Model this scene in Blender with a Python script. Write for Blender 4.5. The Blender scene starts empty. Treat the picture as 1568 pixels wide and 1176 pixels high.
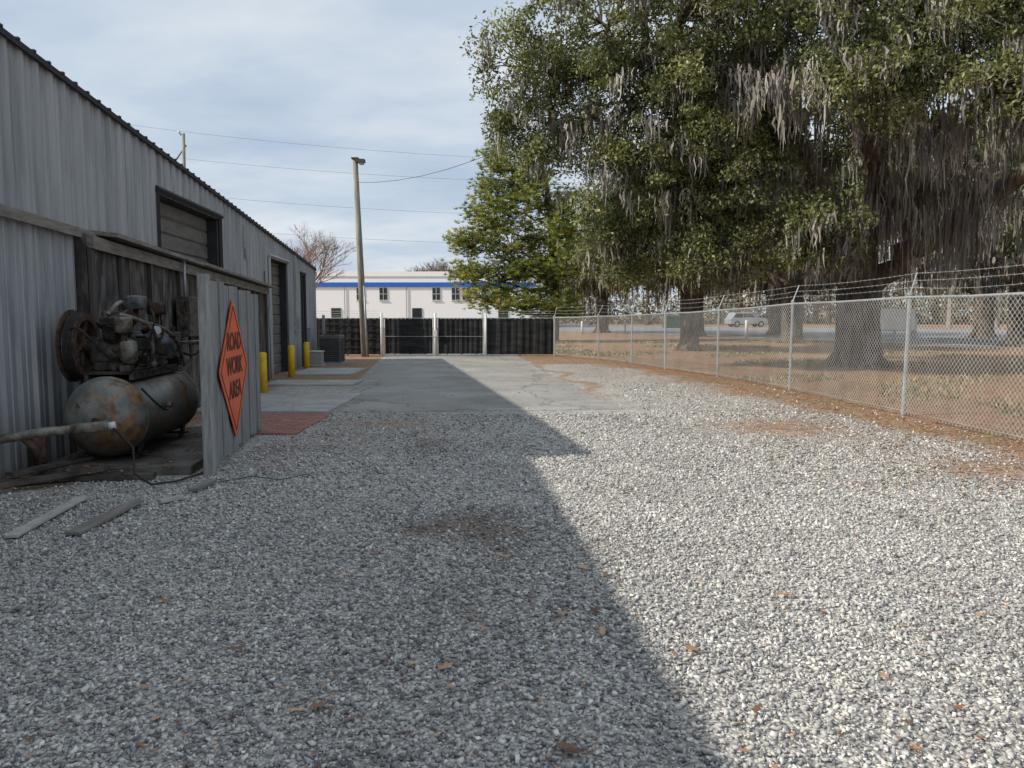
import bpy, math, random
import numpy as np
from mathutils import Vector, Matrix, Euler
rng=np.random.default_rng(7); random.seed(7)
sc=bpy.context.scene
col=sc.collection

# ------------------------------------------------------------------ helpers
def link(o,parent=None):
    col.objects.link(o)
    if parent is not None: o.parent=parent
    return o
def empty(name,loc=(0,0,0),rotz=0):
    o=bpy.data.objects.new(name,None); o.location=loc; o.rotation_euler=(0,0,rotz); o.empty_display_size=.2
    return link(o)
def mesh(name,v,f,m,parent=None,smooth=False):
    me=bpy.data.meshes.new(name); me.from_pydata([tuple(p) for p in v],[],[tuple(q) for q in f]); me.materials.append(m)
    if smooth:
        for p in me.polygons: p.use_smooth=True
    me.update()
    return link(bpy.data.objects.new(name,me),parent)
def npmesh(name,v,q,m,parent=None,tone=None):
    """v (N,3), q (M,k) constant-size polygons"""
    me=bpy.data.meshes.new(name); k=q.shape[1]
    me.vertices.add(len(v)); me.vertices.foreach_set('co',np.ascontiguousarray(v,dtype=np.float32).ravel())
    me.loops.add(q.size); me.loops.foreach_set('vertex_index',np.ascontiguousarray(q,dtype=np.int32).ravel())
    me.polygons.add(len(q)); me.polygons.foreach_set('loop_start',np.arange(0,q.size,k,dtype=np.int32))
    me.update(calc_edges=True)
    if tone is not None:
        a=me.attributes.new('tone','FLOAT','POINT'); a.data.foreach_set('value',np.ascontiguousarray(tone,dtype=np.float32))
    me.materials.append(m)
    return link(bpy.data.objects.new(name,me),parent)
class Acc:
    def __init__(s): s.v=[]; s.f=[]
    def add(s,v,f):
        b=len(s.v); s.v+= [tuple(p) for p in v]; s.f+=[tuple(i+b for i in q) for q in f]
    def box(s,c,d,rz=0,rx=0,ry=0):
        R=Euler((rx,ry,rz)).to_matrix(); c=Vector(c)
        v=[c+R@Vector((x*d[0]/2,y*d[1]/2,z*d[2]/2)) for x in(-1,1) for y in(-1,1) for z in(-1,1)]
        s.add(v,[(0,1,3,2),(4,6,7,5),(0,4,5,1),(2,3,7,6),(0,2,6,4),(1,5,7,3)])
    def tube(s,pts,rad,n=8,cap=True):
        pts=[Vector(p) for p in pts]
        if not hasattr(rad,'__len__'): rad=[rad]*len(pts)
        v=[];f=[]
        ref=None
        for i,p in enumerate(pts):
            t=(pts[min(i+1,len(pts)-1)]-pts[max(i-1,0)])
            if t.length<1e-9: t=Vector((0,0,1))
            t.normalize()
            if ref is None: ref=Vector((0,0,1)) if abs(t.z)<.9 else Vector((1,0,0))
            a=t.cross(ref); 
            if a.length<1e-4: a=t.cross(Vector((0,1,0)))
            a.normalize(); b=t.cross(a)
            for k in range(n):
                th=2*math.pi*k/n
                v.append(p+(a*math.cos(th)+b*math.sin(th))*rad[i])
        for i in range(len(pts)-1):
            for k in range(n):
                f.append((i*n+k,i*n+(k+1)%n,(i+1)*n+(k+1)%n,(i+1)*n+k))
        if cap:
            f.append(tuple(range(n-1,-1,-1))); f.append(tuple((len(pts)-1)*n+k for k in range(n)))
        s.add(v,f)
    def build(s,name,m,parent=None,smooth=False,bevel=0):
        o=mesh(name,s.v,s.f,m,parent,smooth)
        if bevel:
            b=o.modifiers.new('b','BEVEL'); b.width=bevel; b.segments=2; b.limit_method='ANGLE'
        return o
def box(name,c,d,m,parent=None,rz=0,bevel=0,rx=0,ry=0):
    a=Acc(); a.box(c,d,rz,rx,ry); return a.build(name,m,parent,bevel=bevel)
def tube(name,pts,rad,m,parent=None,n=12,smooth=True):
    a=Acc(); a.tube(pts,rad,n); o=a.build(name,m,parent)
    if smooth:
        for p in o.data.polygons:
            if len(p.vertices)==4: p.use_smooth=True
    return o

# ------------------------------------------------------------------ materials
def newmat(name):
    m=bpy.data.materials.new(name); m.use_nodes=True; nt=m.node_tree; b=nt.nodes['Principled BSDF']
    return m,nt,b
def N(nt,t,**k):
    n=nt.nodes.new(t)
    for a,b in k.items(): setattr(n,a,b)
    return n
def ramp(nt,src,stops,interp='LINEAR'):
    r=N(nt,'ShaderNodeValToRGB'); r.color_ramp.interpolation=interp; e=r.color_ramp.elements
    while len(e)<len(stops): e.new(.5)
    for i,(p,c) in enumerate(stops):
        e[i].position=p; e[i].color=(c[0],c[1],c[2],1) if hasattr(c,'__len__') else (c,c,c,1)
    nt.links.new(src,r.inputs[0]); return r.outputs[0]
def coords(nt,scale=(1,1,1)):
    t=N(nt,'ShaderNodeTexCoord'); mp=N(nt,'ShaderNodeMapping'); mp.inputs['Scale'].default_value=scale
    nt.links.new(t.outputs['Object'],mp.inputs[0]); return mp.outputs[0]
def noise(nt,vec,scale,detail=6,rough=.6):
    n=N(nt,'ShaderNodeTexNoise'); n.inputs['Scale'].default_value=scale; n.inputs['Detail'].default_value=detail; n.inputs['Roughness'].default_value=rough
    nt.links.new(vec,n.inputs['Vector']); return n.outputs['Fac']
def mix(nt,f,a,b,mode='MIX'):
    m=N(nt,'ShaderNodeMix',data_type='RGBA',blend_type=mode)
    for s,v in ((m.inputs[0],f),(m.inputs[6],a),(m.inputs[7],b)):
        if isinstance(v,bpy.types.NodeSocket): nt.links.new(v,s)
        elif hasattr(v,'__len__'): s.default_value=(v[0],v[1],v[2],1)
        else: s.default_value=v
    return m.outputs[2]
def bump(nt,b,h,strength=.5,dist=.02):
    n=N(nt,'ShaderNodeBump'); n.inputs['Strength'].default_value=strength; n.inputs['Distance'].default_value=dist
    nt.links.new(h,n.inputs['Height']); nt.links.new(n.outputs[0],b.inputs['Normal'])
def M(name,c1,c2=None,scale=6,rough=.8,metal=0,bmp=0,bdist=.01,stretch=(1,1,1),lo=.35,hi=.65,c3=None):
    m,nt,b=newmat(name)
    if c2 is None: c2=tuple(x*.75 for x in c1)
    v=coords(nt,stretch); n=noise(nt,v,scale)
    st=[(lo,c2),(hi,c1)]
    if c3: st=[(lo,c2),((lo+hi)/2,c1),(hi,c3)]
    c=ramp(nt,n,st); nt.links.new(c,b.inputs['Base Color'])
    b.inputs['Roughness'].default_value=rough; b.inputs['Metallic'].default_value=metal
    if bmp: bump(nt,b,noise(nt,v,scale*3),bmp,bdist)
    return m

m_galv=M('galvanised_steel',(.42,.44,.45),(.3,.32,.33),8,.5,.4)
m_wire=M('fence_wire',(.62,.63,.62),(.4,.39,.37),2,.5,.3)
m_whitep=M('white_paint',(.72,.73,.72),(.6,.61,.6),3,.5)
m_black=M('black_rubber',(.02,.02,.02),(.012,.012,.012),8,.7)
m_darkmetal=M('dark_metal',(.05,.048,.045),(.02,.018,.016),9,.6,.3,bmp=.3)
m_rust=M('rusty_iron',(.085,.042,.027),(.024,.017,.014),14,.85,.2,bmp=.4,c3=(.11,.08,.062))
m_cast=M('greasy_cast_iron',(.07,.058,.048),(.018,.015,.012),12,.6,.3,bmp=.4,c3=(.15,.115,.09))
m_motor=M('blue_grey_paint',(.19,.21,.22),(.05,.043,.038),9,.55)
m_pipe=M('pipe_grey',(.30,.28,.24),(.09,.07,.052),12,.6,.3)
m_yellow=M('yellow_bollard_paint',(.74,.48,.02),(.55,.33,.02),7,.5,lo=.3,hi=.5)
m_woodgrey=M('weathered_wood',(.27,.25,.225),(.12,.105,.09),3,.9,0,.5,.006,(6,.8,6) ,.3,.7)
m_woodv=M('weathered_boards',(.29,.30,.305),(.13,.13,.13),4,.9,0,.5,.006,(5,5,.5),.3,.7)
m_batten=M('dark_battens',(.11,.095,.082),(.04,.034,.03),4,.9,0,.5,.006,(5,5,.5),.3,.7)
m_plydark=M('rotten_plywood',(.055,.048,.044),(.015,.013,.012),3.2,.9,0,.6,.008,(2.5,2.5,.8),.3,.66,c3=(.15,.14,.13))
m_plank=M('pale_plank',(.5,.48,.43),(.34,.32,.29),5,.8)
m_conc=M('concrete',(.42,.415,.40),(.28,.275,.262),1.6,.9,0,.3,.005)
m_dconc=M('dirty_concrete',(.20,.185,.165),(.07,.06,.05),3,.95,0,.5,.008)
m_glass=M('dark_glass',(.03,.035,.04),(.02,.022,.025),2,.12)
m_doorp=M('roll_door_panel',(.19,.182,.168),(.12,.115,.108),2,.6,.2,0,.01,(1,1,3))
m_trim=M('dark_trim',(.028,.028,.032),(.016,.016,.018),4,.8)
m_ac=M('ac_grey',(.13,.135,.135),(.09,.09,.09),4,.6)
m_bark=M('oak_bark',(.10,.08,.062),(.03,.024,.018),5,.95,0,.9,.04,(2,2,.5),.3,.7,c3=(.19,.165,.135))
m_pinebark=M('pine_bark',(.13,.085,.055),(.05,.035,.025),5,.95,0,.9,.04,(2,2,.6))
m_twig=M('bare_twigs',(.34,.26,.22),(.22,.17,.15),3,.9)
m_blue=M('blue_stripe',(.02,.14,.55),(.02,.12,.47),2,.5)
m_carsilver=M('silver_car_paint',(.45,.47,.5),(.4,.42,.45),2,.3,.5)
m_green=M('dumpster_green',(.02,.12,.07),(.015,.09,.05),3,.6)

def litter_color(nt,v):
    fine=noise(nt,v,22,8,.75); big=noise(nt,v,.45,5,.6); med=noise(nt,v,2.2,6,.7)
    straw=ramp(nt,fine,[(.32,(.11,.055,.032)),(.5,(.31,.175,.10)),(.68,(.54,.38,.25))])
    straw=mix(nt,1,straw,ramp(nt,med,[(.3,.68),(.65,1.12)]),'MULTIPLY')
    grass=ramp(nt,fine,[(.3,(.055,.06,.022)),(.5,(.19,.175,.075)),(.7,(.36,.31,.17))])
    f=ramp(nt,med,[(.45,0),(.58,.85)]); f2=ramp(nt,big,[(.45,0),(.58,1)])
    mm=mix(nt,1.0,f,f2,'MULTIPLY')
    return mix(nt,mm,straw,grass),fine
m_ground,nt,b=newmat('leafy_ground'); v=coords(nt); c,h=litter_color(nt,v)
nt.links.new(c,b.inputs['Base Color']); b.inputs['Roughness'].default_value=.95; bump(nt,b,h,.8,.03)
m_gravel,nt,b=newmat('gravel_bed'); v=coords(nt)
def voro(nt,v,s,feat='F1'):
    n=N(nt,'ShaderNodeTexVoronoi',feature=feat); n.inputs['Scale'].default_value=s; nt.links.new(v,n.inputs['Vector']); return n
vo=voro(nt,v,52); sep=N(nt,'ShaderNodeSeparateColor'); nt.links.new(vo.outputs['Color'],sep.inputs[0])
stone=ramp(nt,sep.outputs[0],[(0,(.17,.17,.168)),(.3,(.345,.34,.33)),(.65,(.50,.488,.46)),(.88,(.60,.575,.53)),(1,(.79,.77,.72))])
shade=ramp(nt,vo.outputs['Distance'],[(.2,1),(.75,.42)])
stone=mix(nt,.75,stone,shade,'MULTIPLY')
stone=mix(nt,1,stone,(1.2,1.19,1.16),'MULTIPLY')
vl=noise(nt,v,.7,6); stone=mix(nt,1,stone,ramp(nt,vl,[(.3,.80),(.7,1.08)]),'MULTIPLY')
lc,lh=litter_color(nt,v)
at=N(nt,'ShaderNodeAttribute',attribute_name='tone'); at2=N(nt,'ShaderNodeAttribute',attribute_name='dirt')
ln=noise(nt,v,4,8,.8)
def thresh(att,hi=1.0):
    a=N(nt,'ShaderNodeMath',operation='ADD'); nt.links.new(att,a.inputs[0]); nt.links.new(ln,a.inputs[1])
    return ramp(nt,a.outputs[0],[(.78,0),(hi,1)])
g=mix(nt,thresh(at.outputs['Fac']),stone,lc)
dirtc=ramp(nt,noise(nt,v,30),[(.3,(.075,.052,.035)),(.7,(.24,.18,.125))])
g=mix(nt,mix(nt,1,thresh(at2.outputs['Fac']),(.85,.85,.85),'MULTIPLY'),g,dirtc)
nt.links.new(g,b.inputs['Base Color']); b.inputs['Roughness'].default_value=.9
inv=ramp(nt,vo.outputs['Distance'],[(0,1),(.8,0)]); bump(nt,b,inv,.9,.012)
m_stone,nt,b=newmat('gravel_stones'); at=N(nt,'ShaderNodeAttribute',attribute_name='tone')
c=ramp(nt,at.outputs['Fac'],[(0,(.14,.138,.138)),(.2,(.31,.305,.30)),(.5,(.475,.465,.448)),(.8,(.59,.57,.53)),(.94,(.69,.665,.61)),(1,(.86,.84,.80))])
c=mix(nt,1,c,ramp(nt,noise(nt,coords(nt),90,3),[(.3,.8),(.7,1.15)]),'MULTIPLY')
c=mix(nt,1,c,ramp(nt,noise(nt,coords(nt),.9,6),[(.3,.80),(.7,1.08)]),'MULTIPLY')
nt.links.new(c,b.inputs['Base Color']); b.inputs['Roughness'].default_value=.9
m_asph,nt,b=newmat('old_asphalt'); v=coords(nt)
f=noise(nt,v,60,6,.8); c=ramp(nt,f,[(.3,(.18,.176,.165)),(.5,(.31,.304,.284)),(.7,(.46,.445,.405))])
c=mix(nt,1,c,ramp(nt,noise(nt,v,.6,6,.65),[(.3,.64),(.7,1.12)]),'MULTIPLY')
vc=voro(nt,v,.55,'DISTANCE_TO_EDGE')
nv=N(nt,'ShaderNodeTexNoise'); nv.inputs['Scale'].default_value=2.5; nt.links.new(v,nv.inputs[0])
mxv=N(nt,'ShaderNodeMix',data_type='VECTOR'); mxv.inputs[0].default_value=.35; nt.links.new(v,mxv.inputs[4]); nt.links.new(nv.outputs['Color'],mxv.inputs[5]); nt.links.new(mxv.outputs[1],vc.inputs['Vector'])
c=mix(nt,ramp(nt,vc.outputs['Distance'],[(0,.6),(.012,0)]),c,(.06,.055,.05))
nt.links.new(c,b.inputs['Base Color']); b.inputs['Roughness'].default_value=.9; bump(nt,b,f,.4,.006)
m_street=M('street_asphalt',(.21,.215,.225),(.16,.165,.17),.8,.85)
m_paver,nt,b=newmat('brick_pavers'); v=coords(nt); br=N(nt,'ShaderNodeTexBrick'); nt.links.new(v,br.inputs[0])
br.inputs['Color1'].default_value=(.32,.13,.10,1); br.inputs['Color2'].default_value=(.42,.20,.15,1); br.inputs['Mortar'].default_value=(.15,.11,.09,1)
br.inputs['Scale'].default_value=2.2; br.inputs['Mortar Size'].default_value=.02
c=mix(nt,1,br.outputs['Color'],ramp(nt,noise(nt,v,9),[(.3,.6),(.7,1.1)]),'MULTIPLY'); nt.links.new(c,b.inputs['Base Color']); b.inputs['Roughness'].default_value=.9
m_siding,nt,b=newmat('ribbed_metal_siding'); v=coords(nt,(2.2,2.2,.18)); v2=coords(nt)
c=ramp(nt,noise(nt,v,2.5,7,.65),[(.3,(.22,.235,.25)),(.5,(.335,.352,.368)),(.7,(.44,.452,.46))])
st=ramp(nt,noise(nt,coords(nt,(5,5,.25)),3,6,.7),[(.57,0),(.74,.65)])
c=mix(nt,st,c,(.13,.12,.115))
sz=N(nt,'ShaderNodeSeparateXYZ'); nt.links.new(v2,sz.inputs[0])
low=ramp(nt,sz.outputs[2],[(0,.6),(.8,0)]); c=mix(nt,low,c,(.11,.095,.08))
nt.links.new(c,b.inputs['Base Color']); b.inputs['Roughness'].default_value=.5; b.inputs['Metallic'].default_value=.2
m_tank,nt,b=newmat('faded_tank_paint'); v=coords(nt)
c=ramp(nt,noise(nt,v,3.5,6,.6),[(.35,(.14,.148,.135)),(.6,(.31,.315,.285)),(.8,(.45,.44,.38))])
r=ramp(nt,noise(nt,v,2.6,9,.72),[(.48,0),(.57,1)]); rc=ramp(nt,noise(nt,v,11,6),[(.35,(.11,.055,.03)),(.65,(.36,.2,.09))])
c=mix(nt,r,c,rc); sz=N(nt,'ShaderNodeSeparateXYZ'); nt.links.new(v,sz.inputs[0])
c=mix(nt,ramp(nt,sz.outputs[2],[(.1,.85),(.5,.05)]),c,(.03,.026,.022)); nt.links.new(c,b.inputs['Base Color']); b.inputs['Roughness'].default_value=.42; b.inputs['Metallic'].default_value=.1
m_sign=M('orange_sign_sheet',(.80,.13,.035),(.64,.095,.03),3,.4); m_signtxt=M('sign_lettering',(.09,.02,.012),(.05,.015,.01),5,.6)
m_pole,nt,b=newmat('utility_pole_wood'); v=coords(nt,(8,8,.6)); c=ramp(nt,noise(nt,v,3),[(.35,(.15,.14,.115)),(.65,(.34,.33,.285))])
v2=coords(nt); c=mix(nt,ramp(nt,noise(nt,v2,1.2),[(.45,0),(.65,.4)]),c,(.14,.17,.09)); nt.links.new(c,b.inputs['Base Color']); b.inputs['Roughness'].default_value=.9
m_screen,nt,b=newmat('black_privacy_screen'); c=ramp(nt,noise(nt,coords(nt,(1,1,6)),1.5),[(.3,(.014,.0145,.015)),(.7,(.045,.046,.048))]); nt.links.new(c,b.inputs['Base Color']); b.inputs['Roughness'].default_value=1; b.inputs['Specular IOR Level'].default_value=.1
m_whitewall,nt,b=newmat('white_metal_wall'); v=coords(nt); wv=N(nt,'ShaderNodeTexWave'); wv.inputs['Scale'].default_value=1.0; nt.links.new(v,wv.inputs[0])
c=mix(nt,ramp(nt,wv.outputs['Fac'],[(0,.25),(.12,0)]),(.88,.89,.9),(.68,.7,.72)); nt.links.new(c,b.inputs['Base Color']); b.inputs['Roughness'].default_value=.5

def leafmat(name,stops,trans=.3,tint=(1.5,1.5,.7)):
    m,nt,b=newmat(name); at=N(nt,'ShaderNodeAttribute',attribute_name='tone'); c=ramp(nt,at.outputs['Fac'],stops)
    nt.links.new(c,b.inputs['Base Color']); b.inputs['Roughness'].default_value=.55
    if trans:
        t=N(nt,'ShaderNodeBsdfTranslucent'); nt.links.new(mix(nt,1,c,tint,'MULTIPLY'),t.inputs[0])
        ms=N(nt,'ShaderNodeMixShader'); ms.inputs[0].default_value=trans
        nt.links.new(b.outputs[0],ms.inputs[1]); nt.links.new(t.outputs[0],ms.inputs[2]); nt.links.new(ms.outputs[0],nt.nodes['Material Output'].inputs[0])
    return m
m_oak=leafmat('live_oak_leaves',[(0,(.033,.043,.017)),(.35,(.098,.115,.042)),(.65,(.205,.222,.09)),(1,(.39,.39,.20))],.25)
m_pine=leafmat('pine_needles',[(0,(.06,.08,.02)),(.4,(.16,.20,.045)),(.75,(.30,.32,.07)),(1,(.5,.42,.14))])
m_moss=leafmat('spanish_moss',[(0,(.07,.06,.048)),(.5,(.20,.182,.155)),(1,(.44,.41,.36))],0)
m_far=leafmat('distant_foliage',[(0,(.06,.065,.035)),(.4,(.15,.145,.085)),(.7,(.27,.235,.17)),(1,(.42,.38,.32))],0)
m_fallen=leafmat('fallen_leaves',[(0,(.10,.045,.026)),(.5,(.29,.135,.06)),(1,(.52,.31,.17))],0)

# ------------------------------------------------------------------ sun, sky, camera
EL=math.radians(36); sd=Vector((.778,.223,-.588)).normalized()
sun=bpy.data.lights.new('sun','SUN'); sun.energy=4.8; sun.angle=math.radians(.7); sun.color=(1,.92,.80)
so=link(bpy.data.objects.new('sun',sun)); so.rotation_euler=sd.to_track_quat('-Z','Y').to_euler(); so.location=(-20,-6,20)
w=bpy.data.worlds.new('World'); sc.world=w; w.use_nodes=True; nt=w.node_tree; bg=nt.nodes['Background']
sky=N(nt,'ShaderNodeTexSky',sky_type='NISHITA'); sky.sun_disc=False; sky.sun_elevation=EL
sky.sun_rotation=math.atan2(-sd.x,-sd.y)
tc=N(nt,'ShaderNodeTexCoord'); sp=N(nt,'ShaderNodeSeparateXYZ'); nt.links.new(tc.outputs['Generated'],sp.inputs[0])
ad=N(nt,'ShaderNodeMath',operation='ADD'); ad.inputs[1].default_value=.22; mxm=N(nt,'ShaderNodeMath',operation='MAXIMUM'); mxm.inputs[1].default_value=.0
nt.links.new(sp.outputs[2],mxm.inputs[0]); nt.links.new(mxm.outputs[0],ad.inputs[0])
cb=N(nt,'ShaderNodeCombineXYZ')
for i in (0,1):
    d=N(nt,'ShaderNodeMath',operation='DIVIDE'); nt.links.new(sp.outputs[i],d.inputs[0]); nt.links.new(ad.outputs[0],d.inputs[1]); nt.links.new(d.outputs[0],cb.inputs[i])
mp=N(nt,'ShaderNodeMapping'); mp.inputs['Scale'].default_value=(1,1.5,1); mp.inputs['Rotation'].default_value=(0,0,.5); mp.inputs['Location'].default_value=(3.1,1.7,0); nt.links.new(cb.outputs[0],mp.inputs[0])
cn=noise(nt,mp.outputs[0],1.5,7,.52)
cc=ramp(nt,cn,[(.30,(4.6,5.6,7.0)),(.46,(5.6,6.5,7.6)),(.60,(6.9,7.5,8.2)),(.75,(8.1,8.5,8.9))])
sm=mix(nt,.9,sky.outputs[0],cc); nt.links.new(sm,bg.inputs[0]); bg.inputs[1].default_value=.105
cam=bpy.data.cameras.new('camera'); cam.sensor_width=36; cam.lens=27.7; cam.clip_end=3000; cam.clip_start=.05
co=link(bpy.data.objects.new('camera',cam)); co.location=(0,0,1.6); co.rotation_euler=(math.radians(90-5.12),0,0); sc.camera=co
sc.view_settings.view_transform='Standard'; sc.view_settings.look='None'; sc.view_settings.exposure=0

# ------------------------------------------------------------------ ground surfaces
FP=[(6.6,2.5,1.85),(6.5,6.2,1.85),(6.35,9.3,1.85),(6.15,12.3,1.85),(5.8,16.4,1.8),(5.2,19.9,1.68),(4.4,22.6,1.6),(3.8,25,1.55),(3.0,27.3,1.5),(1.6,29.7,1.45)]
fy=[p[1] for p in FP]; fx=[p[0] for p in FP]
def wx(y): return -4.13-.094*y
mesh('ground',[(-600,-300,-.004),(600,-300,-.004),(600,1200,-.004),(-600,1200,-.004)],[(0,1,2,3)],m_ground)
def sn(x,y,k=1,s=0): return np.sin(x*1.3*k+s)+np.sin(y*1.7*k+2*s)+np.sin((x+y)*.9*k+3*s)+np.sin((x-y)*2.3*k)
def strawf(X,Y):
    dl=np.interp(Y,fy,fx)-X
    s=np.clip(1.0-(dl-.1)/np.maximum(.3,1.2+1.6*np.clip((Y-8.5)/6,0,1)+.35*sn(X,Y,.9,1)),0,1)*.68
    s=np.maximum(s,np.clip(.50-np.abs(X-(2.0-.1*(Y-13)+.25*sn(X,Y,.8,2)))/1.8,0,.44)*(Y>13))
    s=np.where(Y>25,np.maximum(s,.5*(X>.2)),s)
    s=np.maximum(s,np.clip(.58-(X-wx(Y)-.4)/1.2,0,.58)*(Y>7))
    s=np.maximum(s,.46*np.exp(-(((X-3.8)/1.9)**2+((Y-11)/1.7)**2)))
    s=np.maximum(s,.46*np.exp(-(((X-5.0)/1.3)**2+((Y-8.0)/1.0)**2)))
    s=np.maximum(s,.42*np.exp(-(((X+1.9)/1.2)**2+((Y-11.4)/1.0)**2)))
    s=np.maximum(s,.6*((X<-3.0-.106*(Y-12.7))&(Y>17.6)))
    return s
def dirtf(X,Y):
    wob=.16*np.sin(X*7+Y*3)+.14*np.sin(Y*8-X*4)
    return .55*np.exp(-(((X+.45)/.55)**2+((Y-5.85)/.5)**2)-wob)+.34*np.exp(-(((X-.1)/.45)**2+((Y-5.35)/.5)**2)+wob)+.45*np.exp(-(((X+1.0)/.35)**2+((Y-9.6)/1.1)**2))+.38*np.exp(-(((X+.3)/.9)**2+((Y-4.2)/.7)**2))+.48*np.exp(-(((X-5.0)/.7)**2+((Y-6.3)/.3)**2))+.36*np.exp(-(((X-1.6)/.6)**2+((Y-12)/1.2)**2))+.34*np.exp(-(((X+.5)/.25)**2+((Y-2.7)/.3)**2))
xs=np.arange(-7.5,7.3,.12); ys=np.arange(-6,30.2,.12)
X,Y=np.meshgrid(xs,ys); nx,ny=len(xs),len(ys)
dl=np.interp(Y,fy,fx)-X
V=np.stack([X,Y,np.zeros_like(X)],-1).reshape(-1,3)
idx=np.arange(nx*ny).reshape(ny,nx); Q=np.stack([idx[:-1,:-1],idx[:-1,1:],idx[1:,1:],idx[1:,:-1]],-1).reshape(-1,4)
keep=(dl[:-1,:-1]>-.12).reshape(-1)
g=npmesh('gravel_lot',V,Q[keep],m_gravel,None,strawf(X,Y).reshape(-1))
a=g.data.attributes.new('dirt','FLOAT','POINT'); a.data.foreach_set('value',dirtf(X,Y).reshape(-1).astype(np.float32))
def ragged(poly,amp,step,seed):
    r=random.Random(seed); out=[]
    for i in range(len(poly)):
        a=Vector(poly[i]);b_=Vector(poly[(i+1)%len(poly)]); n=max(1,int((b_-a).length/step))
        for k in range(n):
            p=a.lerp(b_,k/n); out.append((p.x+r.uniform(-amp,amp),p.y+r.uniform(-amp,amp)))
    return out
def sheet(name,poly,z,m,parent=None): return mesh(name,[(x,y,z) for x,y in poly],[tuple(range(len(poly)))],m,parent)
sheet('asphalt_road',ragged([(-2.95,12.6),(1.85,13.1),(.9,21.5),(.25,29.9),(.1,55),(-4.4,55),(-4.7,29.9)],.07,.17,3),.004,m_asph)
sheet('street_pavement',[(-40,150),(-14,103),(10.8,60),(23.6,36),(60,-10),(110,-10),(110,60),(50,78),(17,97),(-10,150)],.0,m_street)
a=Acc(); 
for p0,p1,wd in (((17,90),(55,68),.3),((10.8+1,61),(24.6,37),.25)):
    p0=Vector((*p0,.006));p1=Vector((*p1,.006)); d=(p1-p0).normalized(); n=Vector((-d.y,d.x,0))*wd; a.add([p0-n,p1-n,p1+n,p0+n],[(0,1,2,3)])
a.build('street_markings',m_whitep)
sheet('road_verge',[(17,99),(50,80),(110,62),(110,100),(60,120),(0,160)],.0,m_ground)
a=Acc()
a.box(((wx(14)+.1-2.95)/2,14.0,.012),(abs(wx(14)+.1+2.95),2.9,.05))
a.box((-4.5,17.9,.012),(2.0,1.2,.06)); a.box((-5.0,21.5,.012),(1.7,2.4,.05))
a.build('concrete_apron',m_conc)
box('paver_patch',(-3.55,11.35,.01),(1.4,2.1,.03),m_paver)
box('concrete_plinth',((-4.85-3.2)/2-.05,9.1,.045),(1.5,2.9,.09),m_dconc,rz=.094,bevel=.01)

# loose stones
def scat(y0,y1,dens):
    A=(y1-y0)*2*.82*y1; n=int(A*dens); y=rng.uniform(y0,y1,n); x=rng.uniform(-.82*y1,.82*y1,n)
    k=(np.abs(x)<.82*y+.2)&(x>wx(y)+.15)&(x<np.interp(y,fy,fx)-.1); return np.stack([x[k],y[k]],1)
pts=np.concatenate([scat(1.9,4.0,2700),scat(4.0,6.5,2000),scat(6.5,9.5,1100),scat(9.5,13,550),scat(13,18,160)])
x,y=pts[:,0],pts[:,1]
prob=1-np.clip((strawf(x,y)-.20)/.28,0,.93)
prob*=np.where((y>12.5)&(x>-3.1)&(x<2.2),.03,1)*np.where((y>9.9)&(x<-2.85),.15,1)
prob*=1-np.clip((dirtf(x,y)-.2)*1.5,0,.6)
prob*=np.where((x<-3.1)&(y>7.6),.0,1)
k=rng.random(len(x))<prob; x,y=x[k],y[k]; n=len(x); print('stones',n)
r=(.0055+.0100*rng.random(n)**2.0)*(1+.05*np.clip(y-5,0,8))
base=np.array([(sx,sy,sz) for sx in(-1,1) for sy in(-1,1) for sz in(-1,1)],float)
vv=base[None]+rng.uniform(-.6,.6,(n,8,3))
sc3=np.stack([rng.uniform(.6,1.25,n),rng.uniform(.5,.9,n),rng.uniform(.3,.65,n)],1)
vv=vv*sc3[:,None,:]*.8
q4=rng.normal(size=(n,4)); q4[:,1:3]*=.35; q4/=np.linalg.norm(q4,axis=1)[:,None]
W,A_,B_,C_=q4.T
R=np.stack([np.stack([1-2*(B_*B_+C_*C_),2*(A_*B_-C_*W),2*(A_*C_+B_*W)],-1),np.stack([2*(A_*B_+C_*W),1-2*(A_*A_+C_*C_),2*(B_*C_-A_*W)],-1),np.stack([2*(A_*C_-B_*W),2*(B_*C_+A_*W),1-2*(A_*A_+B_*B_)],-1)],1)
vv=np.einsum('nij,nkj->nki',R,vv)*r[:,None,None]
vv[:,:,0]+=x[:,None]; vv[:,:,1]+=y[:,None]; vv[:,:,2]+=(r*.36+.001)[:,None]
bf=np.array([(0,1,3,2),(4,6,7,5),(0,4,5,1),(2,3,7,6),(0,2,6,4),(1,5,7,3)])
Q=(bf[None]+8*np.arange(n)[:,None,None]).reshape(-1,4)
stt=rng.random(n)*np.where(rng.random(n)<np.clip(dirtf(x,y)*1.3,0,.65),.25,1)
npmesh('gravel_stones',vv.reshape(-1,3),Q,m_stone,None,np.repeat(stt,8))

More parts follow.
